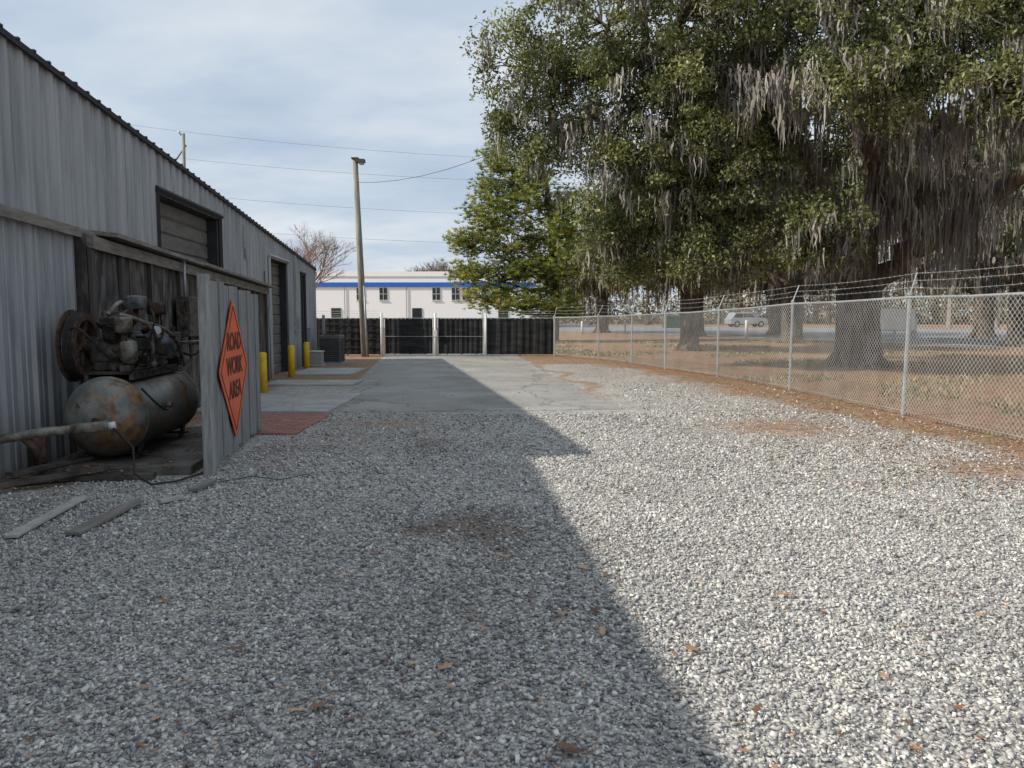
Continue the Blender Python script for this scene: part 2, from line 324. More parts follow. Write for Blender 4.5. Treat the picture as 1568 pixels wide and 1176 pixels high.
# fallen leaves
def leafpolys(P,S,name,m):
    shp=np.array([(0,-1,0),(.28,-.55,.1),(.62,-.35,.25),(.3,-.05,.08),(.6,.4,.3),(.2,.5,.1),(0,1,.2),(-.2,.5,.1),(-.6,.4,.25),(-.3,-.05,.08),(-.62,-.35,.3),(-.28,-.55,.1)])
    n=len(P); th=rng.uniform(0,6.28,n); fl=rng.uniform(-.4,1.0,n)
    v=np.repeat(shp[None],n,0)*S[:,None,None]; v[:,:,2]*=fl[:,None]; v[:,:,0]*=rng.uniform(.45,1,n)[:,None]
    cx,sx=np.cos(th)[:,None],np.sin(th)[:,None]; vx=v[:,:,0]*cx-v[:,:,1]*sx; vy=v[:,:,0]*sx+v[:,:,1]*cx
    tilt=rng.normal(0,.25,n)[:,None]
    v=np.stack([vx+P[:,0:1],vy+P[:,1:2],np.abs(v[:,:,2]+vx*tilt)+P[:,2:3]],-1).reshape(-1,3)
    q=(np.arange(12)[None]+12*np.arange(n)[:,None])
    return npmesh(name,v,q,m,None,np.repeat(rng.random(n),12))
L=[(-.86,3.02),(-.78,3.05),(.45,4.8),(.56,4.68),(1.53,4.31),(.26,4.05),(.44,4.08),(.45,3.8),(-.15,3.85),(.85,3.6),(.98,3.02),(-1.35,2.75),(.2,2.75),(3.1,7.6),(3.4,7.9),(-.9,5.1),(-.05,5.0),(-1.3,3.6),(-.3,3.4),(1.2,7.3),(1.0,6.9),(-3.0,7.2),(-1.9,4.2),(.22,2.72)]
P=[(x_,y_,.024) for x_,y_ in L]; S=[random.uniform(.042,.06) for _ in L]
for i in range(650):
    yy=random.uniform(2.2,15); xx=random.uniform(-.8*yy,.8*yy)
    if xx>wx(yy)+.2 and xx<np.interp(yy,fy,fx): P.append((xx,yy,.018)); S.append(random.uniform(.012,.032))
for i in range(1300):
    yy=random.uniform(2.3,8.5); xx=random.uniform(-.65*yy,.15*yy); P.append((xx,yy,.014)); S.append(random.uniform(.007,.018))
for i in range(260):
    P.append((random.gauss(-.3,.55),random.gauss(5.7,.5),.013)); S.append(random.uniform(.008,.022))
for i in range(15000):
    yy=random.uniform(6,30); xx=np.interp(yy,fy,fx)-abs(random.gauss(0,1.2+.05*yy))+.3; P.append((xx,yy,.012)); S.append(random.uniform(.016,.038))
for i in range(9000):
    yy=random.uniform(6,34); xx=np.interp(yy,fy,fx)+random.uniform(0,8); P.append((xx,yy,.01)); S.append(random.uniform(.03,.06))
for i in range(1100):
    yy=random.uniform(7.3,13); xx=wx(yy)+.2+abs(random.gauss(0,.8)); P.append((xx,yy,.03 if xx>-3.3 else .095)); S.append(random.uniform(.02,.04))
for i in range(1500):
    yy=random.uniform(9.0,12.7); xx=random.gauss(-1.9,.8); P.append((xx,yy,.016)); S.append(random.uniform(.012,.028))
for i in range(2200):
    yy=random.uniform(7.0,13.5); xx=random.gauss(3.9,1.2); P.append((xx,yy,.016)); S.append(random.uniform(.012,.028))
for i in range(500):
    yy=random.uniform(12.5,27); xx=-2.9-.106*(yy-12.7)-abs(random.gauss(0,.5)); P.append((xx,yy,.035)); S.append(random.uniform(.02,.035))
for i in range(350):
    yy=random.uniform(12.7,28); xx=random.uniform(-2.9-.106*(yy-12.7),1.8-.1*(yy-13)); P.append((xx,yy,.008)); S.append(random.uniform(.015,.035))
leafpolys(np.array(P),np.array(S),'fallen_leaves',m_fallen)
n=30000; yy=rng.uniform(9,45,n); xx=np.interp(yy,fy,fx)+.1+rng.random(n)**1.2*16
msk=(sn(xx,yy,.6,.4)>.7); xx,yy=xx[msk],yy[msk]; n=len(xx); h=rng.uniform(.03,.12,n); th=rng.uniform(0,6.28,n); wdt=.012+.0006*yy
v=np.stack([np.stack([xx-np.cos(th)*wdt,yy-np.sin(th)*wdt,0*xx],-1),np.stack([xx+np.cos(th)*wdt,yy+np.sin(th)*wdt,0*xx],-1),np.stack([xx+rng.normal(0,.03,n),yy+rng.normal(0,.03,n),h],-1)],1).reshape(-1,3)
m_grass=leafmat('grass_blades',[(0,(.08,.09,.03)),(.5,(.20,.18,.08)),(1,(.38,.3,.17))],0)
npmesh('grass',v,np.arange(3*n).reshape(-1,3),m_grass,None,np.repeat(rng.random(n),3))

# ------------------------------------------------------------------ metal warehouse
Bd=empty('metal_warehouse')
def H(y): return 4.25-.0617*(y-7.75) if y>7.195 else 3.72
nrm=Vector((1,.094,0)).normalized()
def wp(y,z,off=0): return Vector((wx(y),y,z))+nrm*off
def ribbed(name,y0,y1,z0,z1,m,period=.3,dep=.042,off=0):
    ysl=[];o=[]
    k=math.floor(y0/period)
    while k*period<y1:
        c=k*period
        for dy,dd in ((0,0),(.085,0),(.095,.012),(.13,.012),(.14,0),(.2,0),(.22,dep),(.265,dep),(.285,0)):
            q=c+dy
            if y0<q<y1: ysl.append(q);o.append(dd)
        k+=1
    ysl=[y0]+ysl+[y1]; o=[0]+o+[0]
    v=[];f=[]
    for q,d in zip(ysl,o): v.append(wp(q,z0(q),d+off)); v.append(wp(q,z1(q),d+off))
    for i in range(len(ysl)-1): f.append((2*i,2*i+2,2*i+3,2*i+1))
    return mesh(name,v,f,m,Bd)
Z0=lambda q:0.0
D2=(11.75,15.0,3.36); D3=(19.4,21.7,2.95); D4=(23.75,24.35,2.75)
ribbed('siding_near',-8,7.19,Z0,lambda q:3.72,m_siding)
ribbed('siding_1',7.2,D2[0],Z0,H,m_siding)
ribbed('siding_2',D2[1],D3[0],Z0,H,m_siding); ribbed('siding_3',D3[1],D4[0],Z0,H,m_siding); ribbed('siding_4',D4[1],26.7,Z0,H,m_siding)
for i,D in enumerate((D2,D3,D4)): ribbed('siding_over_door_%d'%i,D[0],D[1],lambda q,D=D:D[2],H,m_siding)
for i,D in enumerate((D2,D3,D4)):
    y0,y1,zt=D; a=Acc(); k=0; z=0
    while z<zt:
        z1=min(z+.26,zt); prof=[(z,-.22),(z+.03,-.19),(z1-.03,-.19),(z1,-.22)]
        v=[wp(y0,pz,po) for pz,po in prof]+[wp(y1,pz,po) for pz,po in prof]
        a.add(v,[(j,j+4,j+5,j+1) for j in range(3)]); z=z1
    a.build('roll_up_door_%d'%i,m_doorp if i<2 else m_trim,Bd)
    a=Acc()
    for yj in (y0,y1): a.add([wp(yj,0,0),wp(yj,zt,0),wp(yj,zt,-.25),wp(yj,0,-.25)],[(0,1,2,3)])
    a.add([wp(y0,zt,0),wp(y1,zt,0),wp(y1,zt,-.25),wp(y0,zt,-.25)],[(0,1,2,3)]); a.build('door_reveal_%d'%i,m_trim,Bd)
    a=Acc()
    for yj in (y0-.05,y1+.05): a.tube([wp(yj,0,.04),wp(yj,zt+.06,.04)],.045,4)
    a.tube([wp(y0-.1,zt+.05,.06),wp(y1+.1,zt+.05,.06)],.05,4); a.build('door_frame_%d'%i,m_trim if i!=1 else m_siding,Bd)
def roofpart(y0,y1,tag):
    a=Acc(); a.add([wp(y0,H(y0)+.015,.06),wp(y1,H(y1)+.015,.06),wp(y1,H(y1)+.6,-8),wp(y0,H(y0)+.6,-8)],[(0,1,2,3)])
    a.add([wp(y0,H(y0)+.6,-8),wp(y1,H(y1)+.6,-8),wp(y1,H(y1),-16),wp(y0,H(y0),-16)],[(0,1,2,3)])
    for yy in (y0,y1): a.add([wp(yy,0,-.01),wp(yy,H(yy)-.01,-.01),wp(yy,H(yy)+.59,-8),wp(yy,H(yy)-.02,-16),wp(yy,0,-16)],[(0,1,2,3,4)])
    a.add([wp(y0,0,-16),wp(y1,0,-16),wp(y1,H(y1)-.02,-16),wp(y0,H(y0)-.02,-16)],[(0,1,2,3)])
    a.build('roof_'+tag,m_siding,Bd)
    a=Acc()
    a.add([wp(y0,H(y0)-.05,.047),wp(y1,H(y1)-.05,.047),wp(y1,H(y1)-.05,.08),wp(y0,H(y0)-.05,.08),wp(y0,H(y0)+.012,.047),wp(y1,H(y1)+.012,.047),wp(y1,H(y1)+.012,.08),wp(y0,H(y0)+.012,.08)],[(0,1,2,3),(3,2,6,7),(7,6,5,4),(0,4,5,1)])
    q=y0+.1
    while q<y1-.05:
        a.box(wp(q,H(q)+.018,.035),(.11,.045,.024),math.atan(.094)); q+=.305
    a.build('eave_trim_'+tag,m_trim,Bd)
roofpart(7.2,26.7,'main'); roofpart(-8,7.19,'annex')
a=Acc(); a.tube([wp(16.9,H(17)-.2,.06),wp(16.9,3.0,.05),wp(17.1,2.6,.05),wp(17.1,2.2,.05)],.02,6); a.tube([wp(18.8,2.6,.07),wp(18.8,.3,.07)],.03,6)
a.box(wp(18.6,1.5,.12),(.18,.35,.5),.094); a.box(wp(22.6,1.3,.12),(.15,.3,.4),.094); a.tube([wp(22.6,1.4,.1),wp(22.6,H(22.6)-.1,.1)],.025,6)
a.build('conduits',m_galv,Bd)
Wd=empty('wooden_screen_wall')
def top(y): return 2.5-.03*(y-9)
a=Acc(); y=9.0
while y<18.3:
    y1=min(y+1.22,18.3)
    a.add([wp(y+.01,.05,.16),wp(y1-.01,.05,.16),wp(y1-.01,top(y1)-.05,.16),wp(y+.01,top(y)-.05,.16)],[(0,1,2,3)]); y=y1
a.add([wp(9,.05,.0),wp(9,.05,.16),wp(9,top(9),.16),wp(9,top(9),0)],[(0,1,2,3)]); a.add([wp(18.3,.05,.0),wp(18.3,.05,.16),wp(18.3,top(18),.16),wp(18.3,top(18),0)],[(0,1,2,3)])
a.build('plywood',m_plydark,Wd)
a=Acc()
for y in (9.05,9.9,10.9,12.1,13.3,14.5,15.8,17.0,18.2): a.box(wp(y,top(y)/2,.19),(.045,.09,top(y)-.1),.094)
a.build('battens',m_batten,Wd)
a=Acc()
def beam(y0,y1,z0,z1,o0,o1,t):
    v=[]
    for y,z in((y0,z0),(y1,z1)):
        for oo,zz in((o0,0),(o1,-.03),(o1,-.03-t),(o0,-t)): v.append(wp(y,z+zz,oo))
    a.add(v,[(0,1,5,4),(1,2,6,5),(2,3,7,6),(3,0,4,7),(3,2,1,0),(4,5,6,7)])
beam(5.5,9.4,2.68,2.57,.045,.12,.10); beam(9.38,12.9,2.575,2.45,.045,.36,.05); beam(12.88,18.5,2.455,2.25,.045,.38,.045)
beam(9.0,18.3,2.50,2.20,.165,.24,.14)
a.build('cap_boards',m_woodgrey,Wd)
E=empty('electrical_box'); 
a=Acc(); a.box(wp(12.0,1.55,.33),(.2,.45,.6),.094); a.box(wp(12.9,1.35,.28),(.12,.3,.35),.094); a.build('enclosure',m_cast,E,bevel=.01)
tube('conduit',[wp(12.0,1.3,.34),wp(12.0,.9,.36),wp(11.2,.8,.36),wp(10.5,1.0,.4)],.022,m_black,E); tube('conduit_riser',[wp(12.0,1.8,.3),wp(12.0,2.4,.3)],.02,m_galv,E)

# ------------------------------------------------------------------ sign panel
Sg=empty('orange_work_sign')
p0=Vector((-2.98,7.7,0)); p1=Vector((-3.40,10.6,0)); dd=(p1-p0).normalized(); pn=Vector((dd.y,-dd.x,0))
def sp_(s,z,o=0): return p0+dd*s+Vector((0,0,z))+pn*o
Lp=(p1-p0).length
Bo=empty('board_panel')
a=Acc(); nb=11
for i in range(nb):
    s0=.1+i*(Lp-.1)/nb; s1=s0+(Lp-.1)/nb-.006
    zb=.03+.02*(i%3); t0=1.93-.10*i/nb+.012*((i*7)%3); o=-.012*(i%2)
    v=[sp_(s0,zb,o),sp_(s1,zb,o),sp_(s1,t0,o),sp_(s0,t0,o),sp_(s0,zb,o-.025),sp_(s1,zb,o-.025),sp_(s1,t0,o-.025),sp_(s0,t0,o-.025)]
    a.add(v,[(0,1,2,3),(7,6,5,4),(0,3,7,4),(1,5,6,2),(3,2,6,7),(0,4,5,1)])
a.build('boards',m_woodv,Bo)
a=Acc(); ang=math.atan2(dd.y,dd.x)-math.pi/2
a.box(sp_(.03,.99,-.02),(.09,.14,1.98),ang,.0); a.box(sp_(1.3,.9,-.09),(.08,.08,1.75),ang); a.box(sp_(2.7,.9,-.09),(.08,.08,1.7),ang)
a.build('posts',M('post_wood',(.38,.38,.37),(.19,.19,.185),6,.9,0,.4,.005,(5,5,.6)),Bo,bevel=.006)
c=(1.18,.98); hd=.8; r=.07
pts2=[]
for k in range(4):
    base_=math.pi/2*k
    for j in range(-3,4):
        th=base_+j*math.pi/12
        pts2.append(((hd-r*1.414)*math.cos(base_)+r*math.cos(th),(hd-r*1.414)*math.sin(base_)+r*math.sin(th)))
v=[sp_(c[0]+x_,c[1]+z_,.02) for x_,z_ in pts2]+[sp_(c[0]+x_,c[1]+z_,.016) for x_,z_ in pts2]
n_=len(pts2); mesh('sign_face',v,[tuple(range(n_)),tuple(range(2*n_-1,n_-1,-1))]+[(i,(i+1)%n_,n_+(i+1)%n_,n_+i) for i in range(n_)],m_sign,Sg)
for tx,zz in (('ROAD',1.2),('WORK',.93),('AREA',.66)):
    cu=bpy.data.curves.new('lettering','FONT'); cu.body=tx; cu.size=.27; cu.align_x='CENTER'; cu.extrude=.001; cu.offset=.006; cu.materials.append(m_signtxt)
    o=link(bpy.data.objects.new('lettering_'+tx.lower(),cu),Sg); 
    Mx=Matrix((( dd.x,0,pn.x),(dd.y,0,pn.y),(0,1,pn.z))).to_4x4(); Mx.translation=sp_(c[0],zz,.024); o.matrix_world=Mx
a=Acc()
for i in range(4):
    pa=Vector(((hd-.10)*math.cos(i*math.pi/2),(hd-.10)*math.sin(i*math.pi/2),0)); pb=Vector(((hd-.10)*math.cos((i+1)*math.pi/2),(hd-.10)*math.sin((i+1)*math.pi/2),0))
    a.tube([sp_(c[0]+pa.x,c[1]+pa.y,.0215),sp_(c[0]+pb.x,c[1]+pb.y,.0215)],.005,4)
a.build('sign_border',m_signtxt,Sg)

# ------------------------------------------------------------------ air compressor
C=empty('air_compressor',(-4.22,8.85,.09),math.radians(6))
def revolve_y(name,prof,m,parent,n=40,cx=0,cz=0):
    v=[];f=[]
    for (yy,rr) in prof:
        for k in range(n):
            th=2*math.pi*k/n; v.append((cx+rr*math.cos(th),yy,cz+rr*math.sin(th)))
    for i in range(len(prof)-1):
        for k in range(n): f.append((i*n+k,(i+1)*n+k,(i+1)*n+(k+1)%n,i*n+(k+1)%n))
    return mesh(name,v,f,m,parent,True)
TR=.40; tz=.46
prof=[(-1.16,.001),(-1.155,.08),(-1.14,.17),(-1.10,.27),(-1.04,.345),(-.97,.385),(-.9,TR),(-.885,TR),(-.88,TR+.012),(-.86,TR+.012),(-.855,TR),(0,TR),(.855,TR),(.86,TR+.012),(.88,TR+.012),(.885,TR),(.97,.385),(1.04,.345),(1.1,.27),(1.14,.17),(1.16,.001)]
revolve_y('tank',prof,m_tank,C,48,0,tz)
a=Acc()
for yy in(-.7,.7):
    a.box((0,yy,.06),(.62,.10,.02)); 
    for xx in(-.26,.26): a.box((xx,yy,.13),(.03,.1,.24),0,0,math.copysign(.25,xx))
a.build('feet',m_darkmetal,C)
a=Acc(); a.box((0,-.05,.90),(.5,1.5,.03)); a.box((-.22,-.05,.87),(.04,1.5,.09)); a.box((.22,-.05,.87),(.04,1.5,.09)); a.build('deck_plate',m_cast,C)
tube('end_port',[(0,-1.15,tz),(0,-1.2,tz)],.03,m_rust,C); tube('side_port',[(.40,-.3,tz+.05),(.46,-.3,tz+.05)],.035,m_pipe,C)
box('data_plate',(-.12,-1.108,tz+.16),(.16,.004,.09),m_cast,C,rx=-.5)
def ring_x(acc,cx,cy,cz,r0,r1,t,n=36):
    v=[];f=[]
    for k in range(n):
        th=2*math.pi*k/n
        for rr,xx in((r0,-t/2),(r1,-t/2),(r1,t/2),(r0,t/2)): v.append((cx+xx,cy+rr*math.cos(th),cz+rr*math.sin(th)))
    for k in range(n):
        b0=4*k;b1=4*((k+1)%n)
        for j in range(4): f.append((b0+j,b0+(j+1)%4,b1+(j+1)%4,b1+j))
    acc.add(v,f)
a=Acc(); fc=(-.36,-.52,1.17); ring_x(a,*fc,.27,.345,.11); ring_x(a,*fc,.02,.07,.14)
for k in range(6):
    th=k*math.pi/3+.3; a.tube([(fc[0],fc[1]+.05*math.cos(th),fc[2]+.05*math.sin(th)),(fc[0]+.02,fc[1]+.29*math.cos(th),fc[2]+.29*math.sin(th))],.026,6)
a.build('flywheel',m_rust,C)
a=Acc(); 
for xo in(-.03,.0,.03): ring_x(a,fc[0]+xo,fc[1],fc[2],.34,.352,.018,36)
a.tube([(fc[0],fc[1]+.05,fc[2]+.345),(fc[0],.42,1.23)],.016,5); a.tube([(fc[0],fc[1]+.05,fc[2]-.335),(fc[0],.42,1.02)],.016,5); a.build('drive_belts',m_black,C)
a=Acc(); ring_x(a,-.45,-.52,1.17,.30,.38,.02); a.tube([(-.45,-.52,1.54),(-.45,.45,1.28)],.012,6); a.tube([(-.45,-.52,.80),(-.45,.45,.94)],.012,6)
for k in range(8):
    th=k*math.pi/4; a.tube([(-.45,-.52,1.17),(-.45,-.52+.37*math.cos(th),1.17+.37*math.sin(th))],.006,5)
a.build('belt_guard',m_rust,C)
tube('crankcase',[(-.24,-.52,1.09),(-.2,-.52,1.09),(.12,-.52,1.09),(.17,-.52,1.09)],[.13,.17,.17,.11],m_cast,C,20)
a=Acc(); a.box((-.03,-.52,.96),(.3,.34,.08)); a.tube([(-.3,-.52,1.15),(-.2,-.52,1.12)],.04,10); a.build('crankcase_base',m_cast,C,bevel=.008)
for j,sg in enumerate((-1,1)):
    dv=Vector((.12,sg*.42,1)).normalized(); st=Vector((-.02,-.52,1.14)); a=Acc()
    a.tube([st,st+dv*.34],.075,16)
    for i in range(8): a.tube([st+dv*(.12+.026*i),st+dv*(.132+.026*i)],.118,16)
    a.build('cylinder_%d'%j,m_cast,C)
    hd_=st+dv*.36; a=Acc(); R_=math.atan2(-dv.y,dv.z); a.box(hd_,(.22,.2,.08),0,R_); a.tube([hd_,hd_+dv*.07],.035,8); 
    for bx in(-.08,.08):
        for by in(-.07,.07): a.tube([hd_+Vector((bx,by,.02)),hd_+Vector((bx,by,.06))],.012,6)
    a.build('cylinder_head_%d'%j,m_rust if j else m_cast,C,bevel=.008)
for j,(x_,y_,z_,rr,hh,mm) in enumerate(((.10,-.25,1.56,.115,.14,m_motor),(.25,-.05,1.50,.10,.13,m_rust),(.16,-.78,1.32,.085,.15,m_pipe))):
    tube('air_filter_%d'%j,[(x_,y_,z_-.01),(x_,y_,z_),(x_,y_,z_+hh-.02),(x_,y_,z_+hh),(x_,y_,z_+hh+.005)],[rr*.6,rr,rr,rr*.92,rr*.2],mm,C,24)
    tube('filter_neck_%d'%j,[(x_,y_,z_),(x_,y_,z_-.12),(x_*.4,y_-.05,z_-.2)],.03,m_rust,C)
a=Acc()
def arc(p,q,lift,n=8):
    p=Vector(p);q=Vector(q); return [p.lerp(q,t/n)+Vector(lift)*math.sin(math.pi*t/n) for t in range(n+1)]
a.tube(arc((.1,-.72,1.5),(.22,-.1,.92),(.2,-.1,.12)),.02,8); a.tube(arc((.0,-.3,1.52),(.0,-.75,1.5),(.05,0,.12)),.022,8)
a.tube(arc((.18,-.3,1.42),(.28,.75,.88),(.1,0,.1)),.024,8); a.tube([(.3,-.35,.9),(.3,-.35,1.25),(.3,-.1,1.25)],.022,8); a.tube([(.1,.9,.86),(.1,.9,1.15),(.35,.9,1.15),(.45,1.2,1.15)],.028,8)
a.build('discharge_pipes',m_pipe,C)
a=Acc(); a.tube(arc((.36,-.55,1.55),(.2,-.6,.95),(.14,-.12,.1)),.012,8); a.tube(arc((.1,.3,1.3),(.4,1.3,1.2),(.1,0,-.25)),.016,8); a.tube(arc((.35,-.9,.75),(.42,-.3,.5),(.12,-.15,-.1)),.012,8); a.tube(arc((-.3,-.9,1.35),(.05,-.8,1.0),(0,-.2,.15)),.012,8)
a.tube(arc((.2,.1,1.2),(.3,-.45,1.0),(.12,0,.22)),.010,8); a.tube(arc((.25,.6,1.0),(.3,-.2,.95),(.14,0,-.12)),.010,8); a.tube(arc((.0,-.1,1.6),(.12,.5,1.32),(.1,0,.16)),.010,8)
a.build('hoses',m_black,C)
# small fittings : unions, valves, brackets
a=Acc(); rr_=random.Random(4)
for k in range(26):
    p_=Vector((rr_.uniform(-.1,.3),rr_.uniform(-.75,.9),rr_.choice((.94,1.0,1.06,1.25)))); ax=rr_.choice((Vector((1,0,0)),Vector((0,1,0)),Vector((0,0,1)))); L0=rr_.uniform(.04,.12); a.tube([p_,p_+ax*L0],rr_.uniform(.014,.032),rr_.choice((6,8)))
for (c_,d_) in (((.22,.1,.97),(.1,.16,.1)),((.2,.65,.96),(.12,.1,.09)),((-.02,.12,1.0),(.2,.05,.16)),((.18,-.78,.95),(.1,.12,.07)),((.05,.7,1.3),(.1,.1,.06))): a.box(c_,d_,rr_.uniform(-.2,.2))
a.build('pipe_fittings',m_cast,C,bevel=.004)
tube('motor',[(-.3,.42,1.13),(-.27,.42,1.13),(.2,.42,1.13),(.26,.42,1.13),(.28,.42,1.13)],[.12,.175,.175,.15,.08],m_motor,C,28)
a=Acc()
for k in range(12):
    th=math.pi*2*k/12; a.box((-.03,.42+.178*math.cos(th),1.13+.178*math.sin(th)),(.4,.012,.012))
a.box((.0,.24,1.17),(.16,.08,.14)); a.box((-.03,.42,.94),(.34,.3,.04)); a.build('motor_fins',m_motor,C)
tube('motor_pulley',[(-.40,.42,1.13),(-.32,.42,1.13)],.10,m_rust,C); tube('motor_shaft',[(-.42,.42,1.13),(-.2,.42,1.13)],.02,m_cast,C)
a=Acc(); a.box((.1,.85,1.12),(.2,.24,.32)); a.box((.25,-.02,1.12),(.12,.16,.12)); a.build('pressure_switch',m_cast,C,bevel=.01)
tube('gauge',[(.33,-.35,1.33),(.36,-.39,1.33)],.045,m_whitep,C); tube('safety_valve',[(.3,-.35,.93),(.3,-.35,.98),(.3,-.35,1.0)],[.04,.04,.01],m_pipe,C)
tube('oil_bottle',[(.17,-.7,1.02),(.2,-.78,1.05),(.22,-.83,1.22),(.2,-.8,1.27)],[.05,.085,.08,.03],m_pipe,C)
PP=empty('supply_pipe')
tube('pipe',[(-5.0,6.95,.42),(-4.55,7.18,.47),(-4.4,7.22,.50),(-3.95,7.35,.53)],.042,m_pipe,PP)
tube('coupling',[(-4.12,7.3,.52),(-3.82,7.39,.54)],.05,m_pipe,PP); tube('elbow',[(-4.5,7.19,.46),(-4.42,7.22,.36),(-4.45,7.3,.2)],.04,m_rust,PP); tube('nozzle',[(-3.82,7.39,.54),(-3.76,7.41,.545)],.035,m_whitep,PP)
tube('hose',[(-3.8,7.4,.54),(-3.55,7.3,.35),(-3.5,7.2,.12),(-3.3,7.1,.04),(-3.15,7.3,.03),(-3.05,7.7,.03)],.010,m_black,PP)
a=Acc(); a.tube([(-4.75,7.75,.25),(-4.66,7.80,.25)],.2,24); a.build('scrap_wheel',m_rust)
a=Acc(); a.box((-4.35,7.35,.05),(.1,1.3,.05),-1.0); a.box((-4.3,7.15,.09),(.08,1.1,.04),-.8,.05); a.box((-4.5,7.6,.12),(.12,.9,.03),-.3); a.box((-3.9,7.45,.04),(.12,.9,.05),-1.45); a.build('scrap_lumber',M('rotten_scrap',(.12,.1,.085),(.04,.033,.028),6,.9))
for k,(c_,d_,rz_,mm) in enumerate((((-3.6,6.02,.035),(.09,1.15,.022),.10,m_plank),((-3.14,6.0,.035),(.11,.95,.022),-.02,m_woodgrey),((-2.9,6.58,.03),(.07,.2,.03),-.7,m_plank),((-2.83,7.1,.035),(.09,.4,.03),-.05,m_woodgrey))):
    box('loose_plank',c_,d_,mm,rz=rz_,bevel=.003,rx=.01)
tube('green_cord',[(-2.75,7.25,.03),(-2.5,7.5,.035),(-2.2,7.35,.03),(-2.0,7.6,.035),(-1.9,7.45,.03)],.005,m_green)
for (x_,y_,h_) in((-4.98,15.7,.83),(-5.58,19.9,.8),(-5.92,22.7,.78)):
    tube('yellow_bollard',[(x_,y_,0),(x_,y_,h_-.04),(x_,y_,h_-.01),(x_,y_,h_)],[.085,.085,.07,.02],m_yellow,None,20)
A=empty('air_conditioner_unit')
a=Acc(); a.box((-5.75,25.2,.48),(.66,.66,.86)); a.build('cabinet',m_ac,A,bevel=.02)
a=Acc()
for i in range(12): a.box((-5.75,24.86,.13+.06*i),(.6,.03,.018)); a.box((-5.41,25.2,.13+.06*i),(.03,.6,.018))
a.build('louvres',m_trim,A); tube('fan_grille',[(-5.75,25.2,.915),(-5.75,25.2,.94)],.27,m_trim,A); box('pad',(-5.75,25.2,.025),(.8,.8,.05),m_conc,A)
A=empty('utility_cabinet'); box('cabinet',(-5.95,24.0,.26),(.36,.3,.34),m_galv,A,bevel=.01); box('lid',(-5.95,24.0,.45),(.4,.34,.03),m_whitep,A); box('pad',(-5.95,24.0,.045),(.42,.38,.08),m_conc,A)
a=Acc(); a.box((-6.3,24.5,.6),(.1,.06,1.1)); a.box((-6.2,26,.8),(.08,.06,1.5)); a.build('meter_post',m_galv)

# ------------------------------------------------------------------ gates and far fence
F=empty('screened_fence'); GY=29.7; gh=1.42
def screen(name,x0,x1,par,y=GY,zt=gh):
    n=30; v=[];f=[]
    for i in range(n+1):
        xx=x0+(x1-x0)*i/n; dy=.012*math.sin(i*1.9)+.01*math.sin(i*.7)
        v+=[(xx,y+dy,.06),(xx,y+dy*1.5,zt*.5),(xx,y+dy,zt-.02+.008*math.sin(i*2.3))]
    for i in range(n):
        b0=3*i; f+=[(b0,b0+3,b0+4,b0+1),(b0+1,b0+4,b0+5,b0+2)]
    mesh(name,v,f,m_screen,par)
screen('screen_west',-7.4,-4.9,F); screen('screen_east',-.95,1.55,F)
a=Acc()
for xx in(-7.4,-6.2,-4.98,-.98,.3,1.58): a.tube([(xx,GY+.06,0),(xx,GY+.06,gh+.06)],.035,8)
a.tube([(-7.4,GY+.06,gh),(-4.98,GY+.06,gh)],.022,6); a.tube([(-.98,GY+.06,gh),(1.58,GY+.06,gh)],.022,6)
a.build('posts_and_rails',m_galv,F)
a=Acc()
for z_ in(.35,.65,.95,1.2): a.box((-6.18,GY-.04,z_),(2.4,.012,.03))
a.build('rails',m_darkmetal,F)
a=Acc()
for dz in(.08,.17,.26): a.tube([(-7.4,GY+.05,gh+dz),(-4.98,GY+.05,gh+dz+.01)],.005,4); a.tube([(-.98,GY+.05,gh+dz),(1.58,GY+.05,gh+dz)],.005,4)
a.build('barbed_wire',m_wire,F)
for (g0,g1) in((-4.82,-2.95),(-2.82,-1.06)):
    G=empty('swing_gate'); screen('screen',g0+.04,g1-.04,G,GY-.0)
    a=Acc()
    for xx in(g0,g1): a.tube([(xx,GY,.05),(xx,GY,gh+.02)],.022,8)
    for zz in(.07,gh): a.tube([(g0,GY,zz),(g1,GY,zz)],.016,8)
    a.tube([(g0,GY-.03,.74),(g1,GY-.03,.74)],.008,6)
    a.build('frame',m_galv,G)
for xx in(-4.9,-2.885,-.99):
    tube('gate_post',[(xx,GY-.03,0),(xx,GY-.03,gh+.2)],.045,m_whitep,None,10)
box('gate_latch',(-2.88,GY-.1,.85),(.14,.06,.25),m_whitep,None,bevel=.01)

